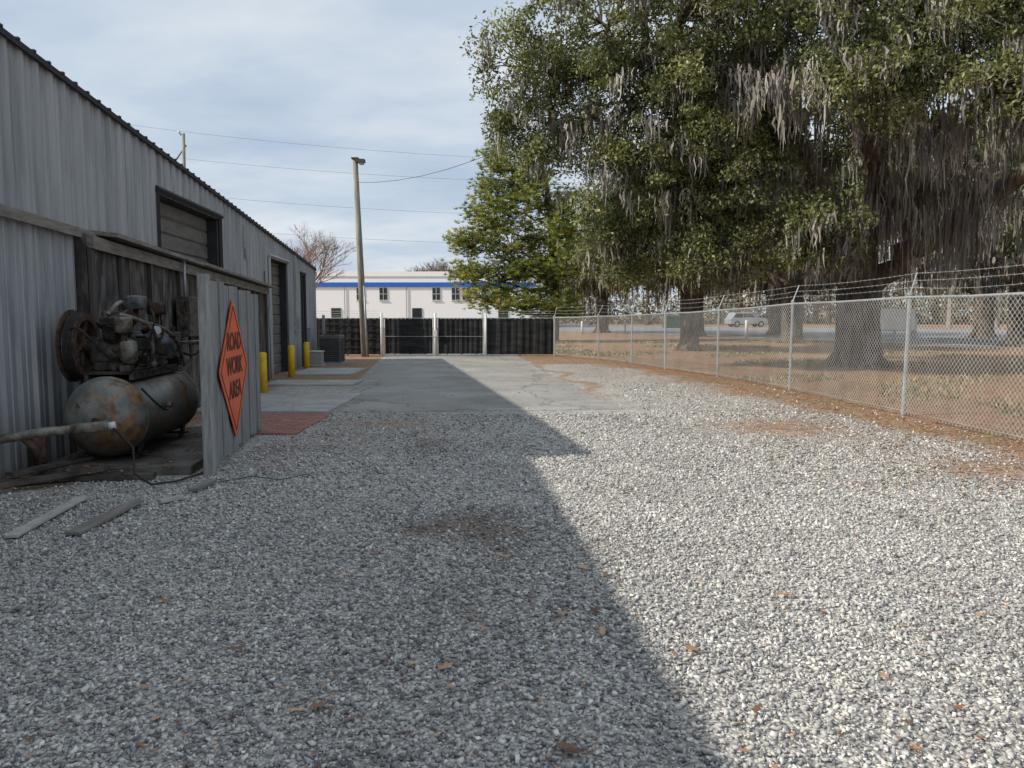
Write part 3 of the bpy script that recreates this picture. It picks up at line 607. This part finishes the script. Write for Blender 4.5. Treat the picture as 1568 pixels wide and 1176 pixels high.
# ------------------------------------------------------------------ chain link fence
CF=empty('chain_link_fence'); a=Acc(); ww=Acc(); bw=Acc()
tips=[]
for i,(x_,y_,h_) in enumerate(FP):
    big= .026 if i%3 else .034
    lx=random.uniform(-.03,.03)
    a.tube([(x_,y_,0),(x_+lx,y_,h_+.06)],big,8); a.tube([(x_+lx,y_,h_+.03),(x_+lx,y_,h_+.07),(x_+lx,y_,h_+.085)],[big*1.25,big*1.2,.01],8)
    t_=Vector((x_+.10+random.uniform(-.04,.05),y_+.02,h_+.38)); a.tube([(x_+lx,y_,h_+.05),t_],.012,6); tips.append((Vector((x_+lx,y_,h_+.05)),t_))
for i in range(len(FP)-1):
    A0=Vector(FP[i][:2]+(0,));B0=Vector(FP[i+1][:2]+(0,)); hA,hB=FP[i][2],FP[i+1][2]
    mid=A0.lerp(B0,.5)+Vector((0,0,(hA+hB)/2-.015)); a.tube([A0+Vector((0,0,hA)),mid,B0+Vector((0,0,hB))],.019,8)
    Ls=(B0-A0).length; d=(B0-A0)/Ls; n2=Vector((d.y,-d.x,0))*-.03; h=min(hA,hB); s=.082
    def pt(u,z): return A0+d*u+n2+Vector((0,0,.03+z*(hA+(hB-hA)*u/Ls)/h*(1-.03/h)))+Vector((.012*math.sin(u*2.1+i),0,0))
    k=-h
    while k<Ls:
        for sg in(0,1):
            u0,u1=k,k+h*.95; z0,z1=0,h
            t0=max(0,(0-u0)/(u1-u0)); t1=min(1,(Ls-u0)/(u1-u0))
            if t1>t0:
                za,zb=(t0*h,t1*h) if sg==0 else (h-t0*h,h-t1*h)
                ww.tube([pt(u0+t0*(u1-u0),za),pt(u0+t1*(u1-u0),zb)],.0027,3,False)
        k+=s
    for tt in(.3,.62,.97):
        q0=tips[i][0].lerp(tips[i][1],tt); q1=tips[i+1][0].lerp(tips[i+1][1],tt); sg_=random.uniform(.01,.05)
        bw.tube([q0,q0.lerp(q1,.25)-Vector((0,0,sg_*.75)),q0.lerp(q1,.5)-Vector((0,0,sg_)),q0.lerp(q1,.75)-Vector((0,0,sg_*.75)),q1],.0025,4)
        m_=int((q1-q0).length/.15)
        for j in range(m_):
            c_=q0.lerp(q1,j/m_)-Vector((0,0,sg_*math.sin(math.pi*j/m_))); bw.tube([c_+Vector((.0,-.012,-.02)),c_+Vector((0,.012,.02))],.0018,3,False)
    ww.tube([A0+n2+Vector((0,0,.08)),B0+n2+Vector((0,0,.08))],.003,4)
a.build('posts_and_top_rail',m_galv,CF); ww.build('mesh_fabric',m_wire,CF); bw.build('barbed_wire',m_wire,CF)

# ------------------------------------------------------------------ light pole & wires
LP=empty('wooden_light_pole'); bx,by=-5.45,29.2
tube('pole',[(bx,by,0),(bx-.12,by,3.6),(bx-.24,by,7.15)],[.14,.115,.09],m_pole,LP,14)
a=Acc(); a.tube([(bx-.24,by,7.0),(bx-.1,by-.1,7.1)],.03,8); a.box((bx-.03,by-.15,7.08),(.34,.26,.12)); a.box((bx-.24,by,7.2),(.26,.26,.05)); a.build('lamp_head',m_cast,LP,bevel=.02)
tube('lamp_lens',[(bx+.02,by-.15,6.95),(bx+.02,by-.15,7.02)],[.08,.11],m_galv,LP); tube('ground_conduit',[(bx+.1,by-.12,0),(bx+.02,by-.1,2.6)],.03,m_galv,LP)
def wire(p,q,sag,r=.012,n=14):
    p=Vector(p);q=Vector(q); return [p.lerp(q,t/n)-Vector((0,0,sag*4*(t/n)*(1-t/n))) for t in range(n+1)]
a=Acc()
a.tube(wire((bx-.24,by,6.35),(7.5,11.5,9.4),1.6),.008,5)
for (z0,z1) in ((15.3,14.1),(13.2,12.6),(10.5,10.1),(8.0,8.0)):
    a.tube(wire((-30,62,z0+.8),(14,62,z1-1.0),.7,n=20),.008,5)
a.build('overhead_wires',m_trim)
UP=empty('utility_pole'); tube('pole',[(-20.6,50,0),(-20.35,50,12.7)],[.16,.09],m_pole,UP,10); tube('crossarm',[(-20.95,50,11.0),(-20.2,50,12.0)],.05,m_pole,UP,6); tube('insulator',[(-20.5,50,12.6),(-20.7,50,12.9)],.05,m_galv,UP,8)

# ------------------------------------------------------------------ white building
WB=empty('white_commercial_building'); by0=90; wc=-19.3
box('walls',(wc,by0+10,2.9),(44,20,5.8),m_whitewall,WB)
box('parapet',(wc,by0+10,6.05),(44.2,20.2,.55),m_whitewall,WB); box('blue_stripe',(wc,by0+9.9,4.85),(44.1,20.1,.5),m_blue,WB)
wa=Acc(); fr=Acc()
for xx in(-26,-24,-17.2,-14.6,-8.6,-6.4,-5.2): wa.box((xx,by0-.02,3.8),(.85,.12,1.35)); fr.box((xx,by0-.03,3.08),(1.05,.2,.08)); fr.box((xx,by0-.06,3.8),(.05,.1,1.35)); fr.box((xx,by0-.06,3.8),(.85,.1,.05))
for xx in(-20,-10.8,-1.0): wa.box((xx,by0-.02,1.1),(1.1,.12,2.2))
wa.build('windows',m_glass,WB); fr.build('window_frames',m_whitep,WB)
a=Acc()
for xx in(-28,-19,-12,-3.4): a.tube([(xx,by0-.1,0),(xx,by0-.1,4.55)],.05,6)
a.build('downpipes',m_galv,WB)

# ------------------------------------------------------------------ trees
def leafcloud(centers,L,W,tone):
    n=len(centers); a=rng.normal(size=(n,3)); 
    a/=np.linalg.norm(a,axis=1)[:,None]; b=rng.normal(size=(n,3)); b[:,2]*=.6; b-= (b*a).sum(1)[:,None]*a; b/=np.linalg.norm(b,axis=1)[:,None]
    s=rng.uniform(.65,1.3,n)[:,None]
    v=np.stack([centers-a*L/2*s,centers-b*W/2*s+a*L*.05,centers+a*L/2*s,centers+b*W/2*s+a*L*.05],1).reshape(-1,3)
    return v,np.arange(4*n).reshape(-1,4),np.repeat(tone,4)
def clumps(lobes):
    out=[]
    for (cx,cy,cz,rx,ry,rz,nc) in lobes:
        d=rng.normal(size=(nc,3)); d/=np.linalg.norm(d,axis=1)[:,None]; rad=.35+.74*rng.random(nc)**.6
        out.append(np.array([cx,cy,cz])+d*rad[:,None]*np.array([rx,ry,rz]))
    return out
def crown(lobes,per,csize,L,W,tonebase=.45):
    cl=clumps(lobes); C_=np.concatenate(cl); nC=len(C_); sz=csize*rng.uniform(.4,1.25,nC)
    k=(per*rng.uniform(.5,1.3,nC)*(sz/csize)**1.5).astype(int)+5; rep=np.repeat(np.arange(nC),k); n=len(rep)
    d=rng.normal(size=(n,3)); d/=np.linalg.norm(d,axis=1)[:,None]; r_=rng.random(n)**.5
    stretch=np.stack([rng.uniform(.7,1.5,nC),rng.uniform(.7,1.5,nC),rng.uniform(.5,1.1,nC)],1)
    P_=C_[rep]+d*(r_*sz[rep])[:,None]*stretch[rep]
    P_[:,2]-=.35*((P_[:,0]-C_[rep,0])**2+(P_[:,1]-C_[rep,1])**2)/csize
    tone=np.clip(tonebase+rng.normal(0,.15,nC)[rep]+rng.normal(0,.15,n),0,1)
    return cl,P_,tone
def branch(acc,p,q,r0,r1,wob=.2,n=6,k=7,up=.08):
    p=Vector(p);q=Vector(q); L_=(q-p).length; pts=[];rr=[]
    for i in range(n+1):
        t=i/n; o=Vector((random.gauss(0,1),random.gauss(0,1),random.gauss(0,1)))*wob*L_*.12*math.sin(math.pi*t)
        pts.append(p.lerp(q,t)+o+Vector((0,0,up*L_*math.sin(math.pi*t)))); rr.append(r0+(r1-r0)*t)
    acc.tube(pts,rr,k); return pts
def mossmesh(anchors,lens,width=.035,per=26,spread=.22):
    a=np.array(anchors);l=np.array(lens); n=len(a)*per; rep=np.repeat(np.arange(len(a)),per)
    off=rng.normal(0,1,(n,3))*np.array([spread,spread,.12]); p=a[rep]+off; ln=l[rep]*rng.uniform(.25,1.1,n)*np.exp(-(off[:,0]**2+off[:,1]**2)/(2*(spread*1.6)**2))
    th=rng.uniform(0,6.28,n); wv=np.stack([np.cos(th),np.sin(th),0*th],1)*width*rng.uniform(.5,1.3,n)[:,None]
    rows=[]
    for t,wf in((0,.6),(.35,1),(.7,.6),(1,.08)):
        c=p.copy(); c[:,2]-=ln*t; c+=rng.normal(0,.03,(n,3))*np.array([1,1,0]); rows+= [c-wv*wf,c+wv*wf]
    v=np.stack(rows,1).reshape(-1,3); b0=8*np.arange(n)[:,None]
    q=np.concatenate([b0+np.array([0,1,3,2]),b0+np.array([2,3,5,4]),b0+np.array([4,5,7,6])]); 
    tone=np.repeat(np.clip(rng.normal(.42,.2,len(a))[rep]+rng.normal(0,.12,n),0,1),8)
    return v,q,tone
def oak(base,trunkr,forkz,limbs,lobes,per,csize,L,W,moss_n,mosslen,tb=.45,extra_moss=None,mw=.035,twig=True,mper=26,msp=.22,mossx=None):
    T=empty('live_oak_tree'); acc=Acc(); bx_,by_=base
    acc.tube([(bx_,by_,-.1),(bx_,by_,.12),(bx_+.05,by_,.45),(bx_,by_,forkz*.6),(bx_,by_,forkz)],[trunkr*1.45,trunkr*1.22,trunkr*1.05,trunkr*.95,trunkr*1.0],14)
    for k in range(6):
        th=k*1.05+.2; acc.tube([(bx_+math.cos(th)*trunkr*.6,by_+math.sin(th)*trunkr*.6,.4),(bx_+math.cos(th)*trunkr*1.2,by_+math.sin(th)*trunkr*1.2,.08),(bx_+math.cos(th)*trunkr*1.8,by_+math.sin(th)*trunkr*1.8,-.08)],[trunkr*.35,trunkr*.28,.05],7)
    nodes=[]
    for lb in limbs:
        pts=[Vector((bx_,by_,forkz-.2))]+[Vector(p) for p in lb[1]]; r0=lb[0]
        full=[]
        for i in range(len(pts)-1):
            for t in range(4):
                full.append(pts[i].lerp(pts[i+1],t/4)+Vector((random.gauss(0,.1),random.gauss(0,.1),random.gauss(0,.1)))*(0 if i==0 and t==0 else 1))
        full.append(pts[-1]); rr=[r0*(1-.65*i/len(full)) for i in range(len(full))]
        acc.tube(full,rr,10); nodes+=[(p,r) for p,r in zip(full[3:],rr[3:])]
    cl,P_,tone=crown(lobes,per,csize,L,W,tb)
    tw=Acc(); anchors=[]
    for lo,cs in zip(lobes,cl):
        c=Vector(lo[:3]); nd=min(nodes,key=lambda k:(k[0]-c).length); path=branch(acc,nd[0],c,min(nd[1]*.6,.16),.05,.5,6,7)
        for q in cs:
            q=Vector(q); pp=min(path[2:],key=lambda k:(k-q).length)
            if twig: branch(tw,pp,q,.03,.008,.5,4,4)
            pm=moss_n if mossx is None else moss_n*min(1,max(.3,(q.x-mossx[0])/(mossx[1]-mossx[0])))
            if random.random()<pm: anchors.append(tuple(q-Vector((0,0,.1))))
    acc.build('trunk_and_limbs',m_bark,T,True)
    if twig: tw.build('twigs',m_bark,T)
    v,q,t=leafcloud(P_,L,W,tone); npmesh('foliage',v,q,m_oak,T,t); print('leaves',len(P_))
    for p,r in nodes:
        if random.random()<.8: anchors.append(tuple(p-Vector((0,0,r*.5))))
    lens=[random.uniform(.4,1.3)*mosslen for _ in anchors]
    if extra_moss:
        for (p,l_) in extra_moss: anchors.append(p); lens.append(l_)
    v,q,t=mossmesh(anchors,lens,mw,mper,msp); npmesh('spanish_moss',v,q,m_moss,T,t)
    return T
lobes=[(.6,22,8.1,1.5,1.4,1.7,42),(1.0,22,6.7,1.4,1.2,1.0,28),(2.4,22,9.4,2,2,1.6,50),(3.2,22,7.2,2.0,2,1.7,62),(4.2,20.5,9.0,2,2,1.6,52),(4.8,21,6.4,1.9,1.8,1.6,58),
 (3.5,23.5,5.2,1.5,1.2,1.4,44),(3.4,23.5,3.7,1.1,1.0,1.0,28),(4.9,22.5,4.6,1.7,1.4,1.4,54),(5.6,22,3.3,1.3,1.1,.8,30),(6.6,20,8.9,2.2,2,1.5,58),(8.1,19,8.7,2.2,2,1.4,54),(8.1,18.3,6.9,1.5,1.2,1.0,32),(9.8,18,8.1,2.0,2,1.4,54),(11.5,18,8.1,2,2,1.7,54),
 (10.7,17,6.35,1.3,1,.7,26),(7.6,20.5,3.65,1.5,1.3,.95,48),(4,24,11.6,3.5,3,1.6,36),(9,23,11.8,4,3,1.6,36),(13.5,22,10.8,3,3,2,36),(15.5,21,7.5,2.2,2,1.6,40),(6.9,21.5,6.3,1.1,1,1.1,16),(6.2,21,5.2,1.1,1.1,1.0,24),
 (7.5,25.5,8.5,2.6,1.5,1.8,42),(11.0,26,7.5,2.6,1.6,1.8,38),(14.5,26,7.0,2.4,1.6,1.8,34),(8.2,26.5,5.6,1.8,1.4,1.3,26),(5.5,24.5,9.2,2,1.5,1.4,28)]
em=[]
for i in range(150): em.append(((random.uniform(5.6,16.5),random.uniform(20.5,27),random.uniform(4.0,8.4)),random.uniform(.8,2.3)))
for i in range(26): em.append(((random.gauss(11.2,.8),random.gauss(22,.6),random.uniform(3.8,5.4)),random.uniform(.8,1.7)))
for i in range(14): em.append(((random.gauss(9.4,.5),random.gauss(18.6,.5),random.uniform(5.4,6.3)),random.uniform(.8,1.6)))
for i in range(12): em.append(((random.gauss(10.9,.4),random.gauss(17,.4),random.uniform(5.6,6.2)),random.uniform(.6,1.3)))
for i in range(18): em.append(((random.gauss(6.3,.6),random.gauss(19.4,.5),random.uniform(6.4,7.6)),random.uniform(.6,1.4)))
for i in range(26): em.append(((random.uniform(1,5),random.gauss(21,.8),random.uniform(4.5,7.5)),random.uniform(.5,1.0)))
oak((10.5,24),.66,2.3,[(.42,[(9.2,23.2,4.2),(7.9,22.3,6.2),(6.2,21.7,7.8),(3.5,21.8,8.3),(1.4,22,8.0)]),(.4,[(11.6,23.4,3.3),(13.2,22.6,4.6),(15.2,22,6.4),(17,21,7.8)]),(.34,[(10.6,23.3,4.5),(9.6,21.6,6.6),(9.0,19.8,8.2)]),
  (.26,[(10.2,23.2,4.0),(11.6,21.4,5.8),(11.6,19,7.6)]),(.2,[(9.4,23,3.3),(8.2,21.6,3.6),(7.4,20.6,3.6)]),(.22,[(8.6,23,4.0),(6.6,22.8,4.6),(4.6,22.8,4.8)]),(.25,[(11,24,5),(10,24,8.5),(9,23.5,11)])],
  lobes,260,.55,.118,.056,.62,.8,.46,em,.027,True,26,.2,(2,8))
def ringlobes(cx,cy,cz,R_,n,rr,nc):
    o=[]
    for i in range(n):
        th=2*math.pi*i/n+random.uniform(-.3,.3); q=R_*random.uniform(.55,1); o.append((cx+q*math.cos(th),cy+q*.8*math.sin(th),cz+random.uniform(-1.8,1.8),rr*random.uniform(.8,1.2),rr,rr*.8,nc))
    o.append((cx,cy,cz+1.8,rr*1.2,rr*1.2,rr,nc)); return o
def simplelimbs(cx,cy,fz,cz,R_,n,r0):
    return [(r0,[(cx+R_*.3*math.cos(t),cy+R_*.3*math.sin(t),fz+1.2),(cx+R_*.8*math.cos(t),cy+R_*.7*math.sin(t),cz)]) for t in [2*math.pi*i/n+.4 for i in range(n)]]
def em2(cx,cy,R_,n,z0,z1,l): return [((cx+random.uniform(-R_,R_),cy+random.uniform(-R_,R_),random.uniform(z0,z1)),random.uniform(.6,1.1)*l) for _ in range(n)]
for (cx,cy,tr,R_,cz,nl) in((15.2,43,.55,6,7.2,10),(12.7,55,.6,7,7.4,10),(24.5,38,.6,7,8,10),(7.5,66,.5,5,6.5,7),(31,52,.6,7,8.0,9),(20,60,.5,6,7,8)):
    oak((cx,cy),tr,3,simplelimbs(cx,cy,3,cz,R_,5,tr*.55),ringlobes(cx,cy,cz,R_,nl,2.5,26),110,.95,.25,.13,.5,1.8,.34,em2(cx,cy,R_,44,3.8,7,2.5),.06,False,16,.4)
oak((7.6,34),.38,2.6,simplelimbs(7.6,34,2.6,6.2,4,5,.25),ringlobes(7.6,34,6.0,3.8,8,1.9,26)+[(5.0,33,3.7,1.6,1.4,1.2,26),(3.6,33,5.0,1.3,1.3,1.5,24),(8,32.5,3.8,1.8,1.3,1.0,24)],150,.75,.19,.10,.5,1.1,.42,em2(7.6,34,4,26,3.4,6,1.6),.04,False,18,.3)

# pine
PT=empty('pine_tree'); acc=Acc(); px,py=2.4,45
acc.tube([(px,py,-.1),(px+.05,py,3),(px-.15,py,6),(px-.5,py,9),(px-1.1,py,11.2)],[.3,.25,.2,.12,.04],10)
pl=[(-.9,45,10.4,1.05,.9,.9,22),(.2,45,9.2,1.8,1.4,1.0,42),(-1.2,44.6,8.0,1.3,1.1,.8,26),(1.8,44.6,8.0,1.8,1.4,1.1,40),(-.8,44.5,6.8,1.7,1.3,.9,38),(-2.3,44.7,5.6,1.2,1.1,.7,26),(0,44.3,5.6,1.7,1.3,.9,38),(2.0,44.2,6.0,1.8,1.3,1,40),(-2.4,45,4.1,1.2,1.0,.8,28),(-.5,44.3,3.9,1.6,1.2,.9,36),(1.7,44,3.9,1.7,1.3,1.0,38),(-1.3,44.4,2.6,1.3,1.1,.8,28),(.8,44,2.2,1.5,1.2,.8,32),(3.6,44.2,4.6,1.5,1.3,1.1,30),(2.6,44,2.0,1.3,1.2,.9,26),(3.4,44.4,7.2,1.3,1.3,1.2,26)]
C_=[]
for lo in pl:
    cs=clumps([lo])[0]; zt=max(1.5,lo[2]-.8); f=zt/11.2
    hub=Vector(lo[:3])-Vector((0,0,lo[5]*.6)); st=Vector((px-1.1*max(0,f-.3),py,zt-.2)); branch(acc,st,hub,.07,.04,.5,4,5,-.05)
    for q in cs:
        q=Vector(q); branch(acc,hub,q,.03,.012,.6,3,4); C_.append(tuple(q))
C_=np.array(C_); nC=len(C_)
nt_=13; tc_=np.repeat(C_,nt_,0)+rng.normal(0,1,(nC*nt_,3))*np.array([.32,.32,.2]); nn=15
tn=np.clip(.46+np.repeat(rng.normal(0,.2,nC),nt_)+rng.normal(0,.12,nC*nt_),0,1)
cc_=np.repeat(tc_,nn,0); d=rng.normal(size=(len(cc_),3)); d[:,2]=np.abs(d[:,2])*.9+.1; d/=np.linalg.norm(d,axis=1)[:,None]
b=rng.normal(size=d.shape); b-=(b*d).sum(1)[:,None]*d; b/=np.linalg.norm(b,axis=1)[:,None]; ln=rng.uniform(.16,.3,len(d))[:,None]
v=np.stack([cc_-b*.022,cc_+b*.022,cc_+d*ln],1).reshape(-1,3); print('needles',len(d))
npmesh('needles',v,np.arange(len(v)).reshape(-1,3),m_pine,PT,np.repeat(np.repeat(tn,nn),3)); acc.build('trunk_and_branches',m_pinebark,PT,True)

# bare trees
def bare(name,base,h,spread,depth=6,r0=.14,m=m_twig):
    acc=Acc()
    def rec(p,d,l,r,k):
        q=p+d*l; acc.tube([p,p.lerp(q,.5)+Vector((random.gauss(0,.04*l),random.gauss(0,.04*l),0)),q],[r,r*.85,r*.7],4 if k<4 else 6,False)
        if k==0: return
        for i in range(3 if k<5 else 4):
            nd=(d+Vector((random.gauss(0,spread),random.gauss(0,spread),random.gauss(.12,.2)))).normalized(); rec(q,nd,l*random.uniform(.62,.85),r*.6,k-1)
    rec(Vector(base),Vector((0,0,1)),h*.26,r0,depth); return acc.build(name,m)
bare('bare_tree',(-15.2,58,0),8.6,.5,6,.16); bare('bare_tree',(-19.5,60,0),8.6,.5,6,.16)
m_brown=M('brown_twigs',(.2,.14,.09),(.12,.08,.055),3,.9)
for xx,hh in((-10.5,10.8),(-12.5,10.2),(-8.2,10)): bare('bare_tree',(xx,118,0),hh,.5,6,.25,m_brown)
m_grt=M('grey_twigs',(.3,.27,.24),(.2,.18,.16),3,.9)
for xx,yy,hh in((47,85,14),(54,88,16),(40,92,13),(61,84,15),(50,74,12),(34,96,12)): bare('bare_tree',(xx,yy,0),hh,.42,6,.28,m_grt)

# distant tree line
acc=Acc(); vs=[];qs=[];ts=[];off=0
for i in range(90):
    yy=random.uniform(105,150); xx=random.uniform(6,125); hh=random.uniform(6,12)
    if random.random()<.35: hh*=1.25
    acc.tube([(xx,yy,0),(xx+random.uniform(-.5,.5),yy,hh*.8)],[.35,.12],6)
    nl=500; cc_=rng.normal(size=(14,3))*np.array([2.2,2.2,hh*.2])+np.array([xx,yy,hh*.62]); rep=rng.integers(0,14,nl)
    P_=cc_[rep]+rng.normal(size=(nl,3))*np.array([1.0,1.0,.8]); tb=random.choice([.15,.3,.5,.7,.85])
    P_=P_[P_[:,2]>.3]; v,q,t=leafcloud(P_,.5,.3,np.clip(tb+rng.normal(0,.12,len(P_)),0,1)); vs.append(v);qs.append(q+off);ts.append(t);off+=len(v)
n=16000; P_=np.stack([rng.uniform(6,140,n),rng.uniform(118,128,n),rng.random(n)**1.4*3.6],1); v,q,t=leafcloud(P_,.55,.35,np.clip(.3+rng.normal(0,.2,n),0,1)); vs.append(v);qs.append(q+off);ts.append(t)
DT=empty('distant_tree_line'); npmesh('foliage',np.concatenate(vs),np.concatenate(qs),m_far,DT,np.concatenate(ts)); acc.build('trunks',m_bark,DT)

# ------------------------------------------------------------------ vehicles & small things
def vehicle(name,loc,rz,side,glassside,Wd_,paint,wheels,wr,sc_=1):
    V_=empty(name,loc,rz)
    def ext(nm,pr,w_,m,inset=0,bev=.06):
        v=[(x,-w_/2,z) for x,z in pr]+[(x,w_/2,z) for x,z in pr]; n=len(pr)
        o=mesh(nm,v,[tuple(range(n)),tuple(range(2*n-1,n-1,-1))]+[(i,i+n,(i+1)%n+n,(i+1)%n) for i in range(n)],m,V_)
        if bev: b_=o.modifiers.new('b','BEVEL'); b_.width=bev; b_.segments=3; b_.limit_method='ANGLE'
        return o
    ext('body',side,Wd_,paint)
    for i,gp_ in enumerate(glassside): ext('side_glass_%d'%i,gp_,Wd_+.02,m_glass,0,0)
    for i,x in enumerate(wheels):
        for sgn in(-1,1):
            tube('tyre_%d_%d'%(i,sgn),[(x,sgn*(Wd_/2-.2),wr),(x,sgn*(Wd_/2+.02),wr)],wr,m_black,V_,20); tube('hub_%d_%d'%(i,sgn),[(x,sgn*(Wd_/2),wr),(x,sgn*(Wd_/2+.035),wr)],wr*.58,m_galv,V_,14)
    return V_,ext
V_,ext=vehicle('parked_car',(27.8,94,0),math.radians(8),[(-2.3,.35),(-2.3,.95),(-2.1,1.1),(-1.75,1.68),(.35,1.72),(1.05,1.15),(2.1,1.0),(2.35,.8),(2.35,.35)],[[(-1.9,1.12),(-1.6,1.58),(-.75,1.6),(-.75,1.12)],[(-.68,1.12),(-.68,1.6),(.28,1.6),(.82,1.14)]],1.85,m_carsilver,(-1.45,1.5),.36)
SB=empty('white_notice_board',(20.4,42,0),math.radians(6))
a=Acc()
for k in range(3): a.add([(-1.08+.72*k+.008,0,.72),(-1.08+.72*(k+1)-.008,0,.72),(-1.08+.72*(k+1)-.008-(0),0,1.86),(-1.08+.72*k+.008+(.14 if k==0 else 0),0,1.86),(-1.08+.72*k+.008,.04,.72),(-1.08+.72*(k+1)-.008,.04,.72),(-1.08+.72*(k+1)-.008,.04,1.86),(-1.08+.72*k+.008+(.14 if k==0 else 0),.04,1.86)],[(0,1,2,3),(7,6,5,4),(0,4,5,1),(3,2,6,7),(0,3,7,4),(1,5,6,2)])
a.build('panels',M('board_white',(.85,.86,.86),(.75,.76,.76),2,.5),SB); a=Acc()
for xx in(-.95,0,1.0): a.box((xx,.08,.9),(.09,.09,1.9))
a.box((0,.02,1.89),(1.95,.1,.05)); a.box((0,.02,.68),(2.2,.1,.06)); a.build('posts_and_frame',m_galv,SB)
D=empty('green_dumpster',(15.9,78,0)); a=Acc(); a.add([(-.9,-.7,.15),(.9,-.7,.15),(.9,.7,.15),(-.9,.7,.15),(-1.0,-.9,1.2),(1.0,-.9,1.2),(1.0,.8,1.4),(-1.0,.8,1.4)],[(3,2,1,0),(4,5,6,7),(0,1,5,4),(1,2,6,5),(2,3,7,6),(3,0,4,7)]); a.build('bin',m_green,D); box('lid',(0,0,1.36),(2.05,1.75,.05),m_black,D,rx=.1)
for x_,y_,h_ in((14.4,48.5,1.2),(24,47,1.3),(15,62,1),(5.5,62,1.0),(10,70,1)): tube('white_marker_post',[(x_,y_,0),(x_,y_,h_-.05),(x_,y_,h_)],[.09,.09,.04],m_whitep,None,10)
CA=empty('filling_station_canopy'); box('roof',(50,74,4.5),(9,7,.5),m_whitep,CA); box('band',(50,74,4.4),(9.05,7.05,.18),m_blue,CA)
a=Acc()
for xx in(47,53): a.box((xx,74,2.1),(.4,.4,4.2))
a.build('columns',m_galv,CA)
print('done')
